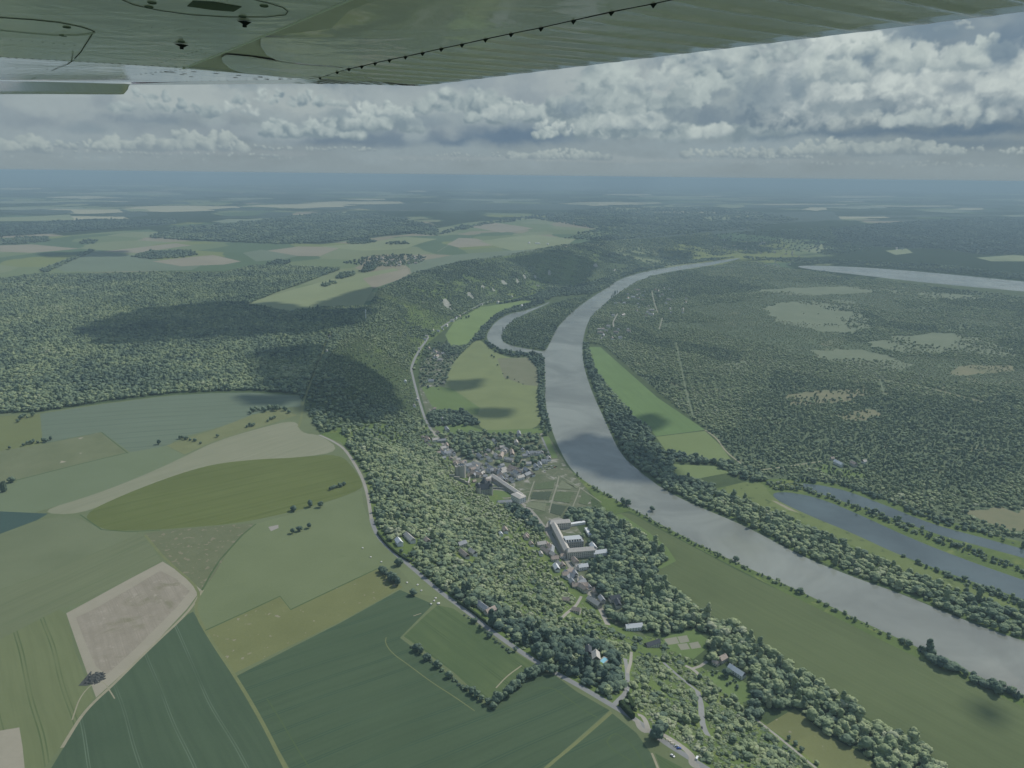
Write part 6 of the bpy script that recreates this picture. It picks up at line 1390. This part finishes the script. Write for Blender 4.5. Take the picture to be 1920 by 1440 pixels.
    def dot(P, r=.0035, sx=1.0):
        n = 8; d.add([(P.x-org.x+r*sx*math.cos(6.283*k/n), P.y-org.y+r*math.sin(6.283*k/n), P.z-org.z-.0016) for k in range(n)], [tuple(range(n)), tuple(range(n-1, -1, -1))])
    for x in np.linspace(0, 345, 24): dot(wp(x, 107+x*.058-.6), .006)
    for x in np.linspace(0, 160, 9): dot(wp(x, 72+x*.085), .004)
    for i in range(14): dot(wp(270+i*8.2, 127-i*2.6), .004)
    for i in range(9): dot(wp(345+i*11, 100+.2*i-14*math.sin(i)), .002)
    for k in range(7): dot(wp(240+k*22, 48+k*1.2), .0025)
    link('rivet_rows', d.mesh('rivet_rows', [DIM]), root)
    d = MB()
    for (x, y) in [(20,137),(30,126),(67,139),(88,129),(126,131),(101,140),(143,141.5),(180,133.5),(185,143),(231,136),(286,138)]: dot(op(x, y, .002), .007)
    for i in range(20): dot(op(172+i*9.2, 149-i*1.12, .002), .007)
    link('rivet_rows', d.mesh('rivet_rows', [DIM]), root)
    d = MB()
    for (x, y) in [(312,132),(322,132.5),(363,132),(346,136),(341,138),(405,135.5),(447,139),(488,142.5),(441,143.5),(478,146),(500,146.5),(526,146),(543,145.7),(358,142)]: dot(op(x, y, .004), .012, 1.2)
    for (x, y) in [(350,150.5),(378,150),(394,149.6),(410,149.2),(426,148.8),(462,148),(482,147.6),(502,147.2),(524,147)]: dot(op(x, y, .004), .007)
    link('hinge_bolts', d.mesh('hinge_bolts', [BLK]), root)
    d = MB()
    for (x0, y0, x1, y1) in [(282,140.5,306,141.5),(212,147.5,282,150),(300,134,330,135.5),(330,139,372,140.5)]:
        p, q = op(x0, y0, .003), op(x1, y1, .003); t = (q-p); a = t.cross(Vector((0, 0, 1))).normalized()*.006
        d.add([p-a-org, p+a-org, q+a-org, q-a-org], [(0, 1, 2, 3), (3, 2, 1, 0)])
    link('hinge_arms', d.mesh('hinge_arms', [DIM]), root)
    # inspection covers, vent, drains
    def ell(cx, cy, rx, ry, n=40, a0=0, a1=6.2832): return [(cx+rx*math.cos(t), cy+ry*math.sin(t)) for t in np.linspace(a0, a1, n)]
    tube('cover_rim', [(-60,30),(0,33),(60,37),(110,42),(150,50),(172,57),(177,60)], .0012, DIM, dz=-.0012)
    tube('cover_rim', [(177,60),(168,63.5),(140,66),(100,66),(60,63),(0,57),(-60,52)], .0022, flat_mat('bright_edge', (.75, .76, .74), .05), dz=-.0012)
    tube('cover_rim', [(225,-2),(250,9),(300,20),(360,28),(430,32),(500,32),(535,28),(540,22),(530,14),(500,5),(470,-2)], .0009, DIM, dz=-.001)
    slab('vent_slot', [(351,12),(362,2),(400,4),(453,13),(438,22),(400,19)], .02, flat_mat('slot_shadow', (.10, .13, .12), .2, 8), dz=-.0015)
    for (x, y, s) in [(458,40,1.0), (340,83,1.0)]:
        c = wp(x, y, -.002); q = MB(); w = (wp(x+14*s, y+1)-wp(x-14*s, y-2)); w.z = 0; hw = w/2; sd = Vector((-w.y, w.x, 0)).normalized()*.010
        q.add([c-hw-org, c-sd-org, c+hw-org, c+sd-org, c-hw*.2-sd*1.2-org+Vector((0, 0, -.012)), c+hw*.2-sd*1.2-org+Vector((0, 0, -.012)), c+hw*.2+sd*1.2-org+Vector((0, 0, -.012)), c-hw*.2+sd*1.2-org+Vector((0, 0, -.012))],
              [(0, 1, 2, 3), (3, 2, 1, 0), (4, 5, 6, 7), (7, 6, 5, 4), (0, 4, 7, 3), (1, 5, 4, 0), (2, 6, 5, 1), (3, 7, 6, 2)])
        o = link('fuel_drain', q.mesh('fuel_drain', [BLK]), root)
        st_ = MB(); st_.cyl(.007, .005, -.016, 0, 10); link('drain_stem', st_.mesh('drain_stem', [BLK]), o, tuple(c-org))
    pl = MB(); pl.cyl(.011, .013, -.002, .002, 14); plm = pl.mesh('plug', [flat_mat('plug_green', (.16, .20, .17), .1, 20)])
    for (x, y) in [(279,13),(285,5),(495,11),(455,31),(340,78),(125,51),(118,66.5)]: link('plug', plm, root, tuple(wp(x, y, -.001)-org))
build_wing()

# ------------------------------------------------------------------ the air
def build_haze():
    m = bpy.data.materials.new('haze_air'); m.use_nodes = True; t = m.node_tree; t.nodes.clear()
    o = t.nodes.new('ShaderNodeOutputMaterial'); v = t.nodes.new('ShaderNodeVolumePrincipled'); t.links.new(v.outputs[0], o.inputs['Volume'])
    v.inputs['Color'].default_value = (0.45, 0.63, 0.72, 1); v.inputs['Density'].default_value = 9.0e-5; v.inputs['Anisotropy'].default_value = 0.0

    b = MB(); b.box(-190000, 190000, -190000, 190000, -1.0+VAL-2, CAMZ+3)
    ob = bpy.data.objects.new('haze', b.mesh('haze', [m])); COL.objects.link(ob)
    tag(ob, 'pale blue haze filling the air over the valley', 'haze', kind='stuff')
build_haze()
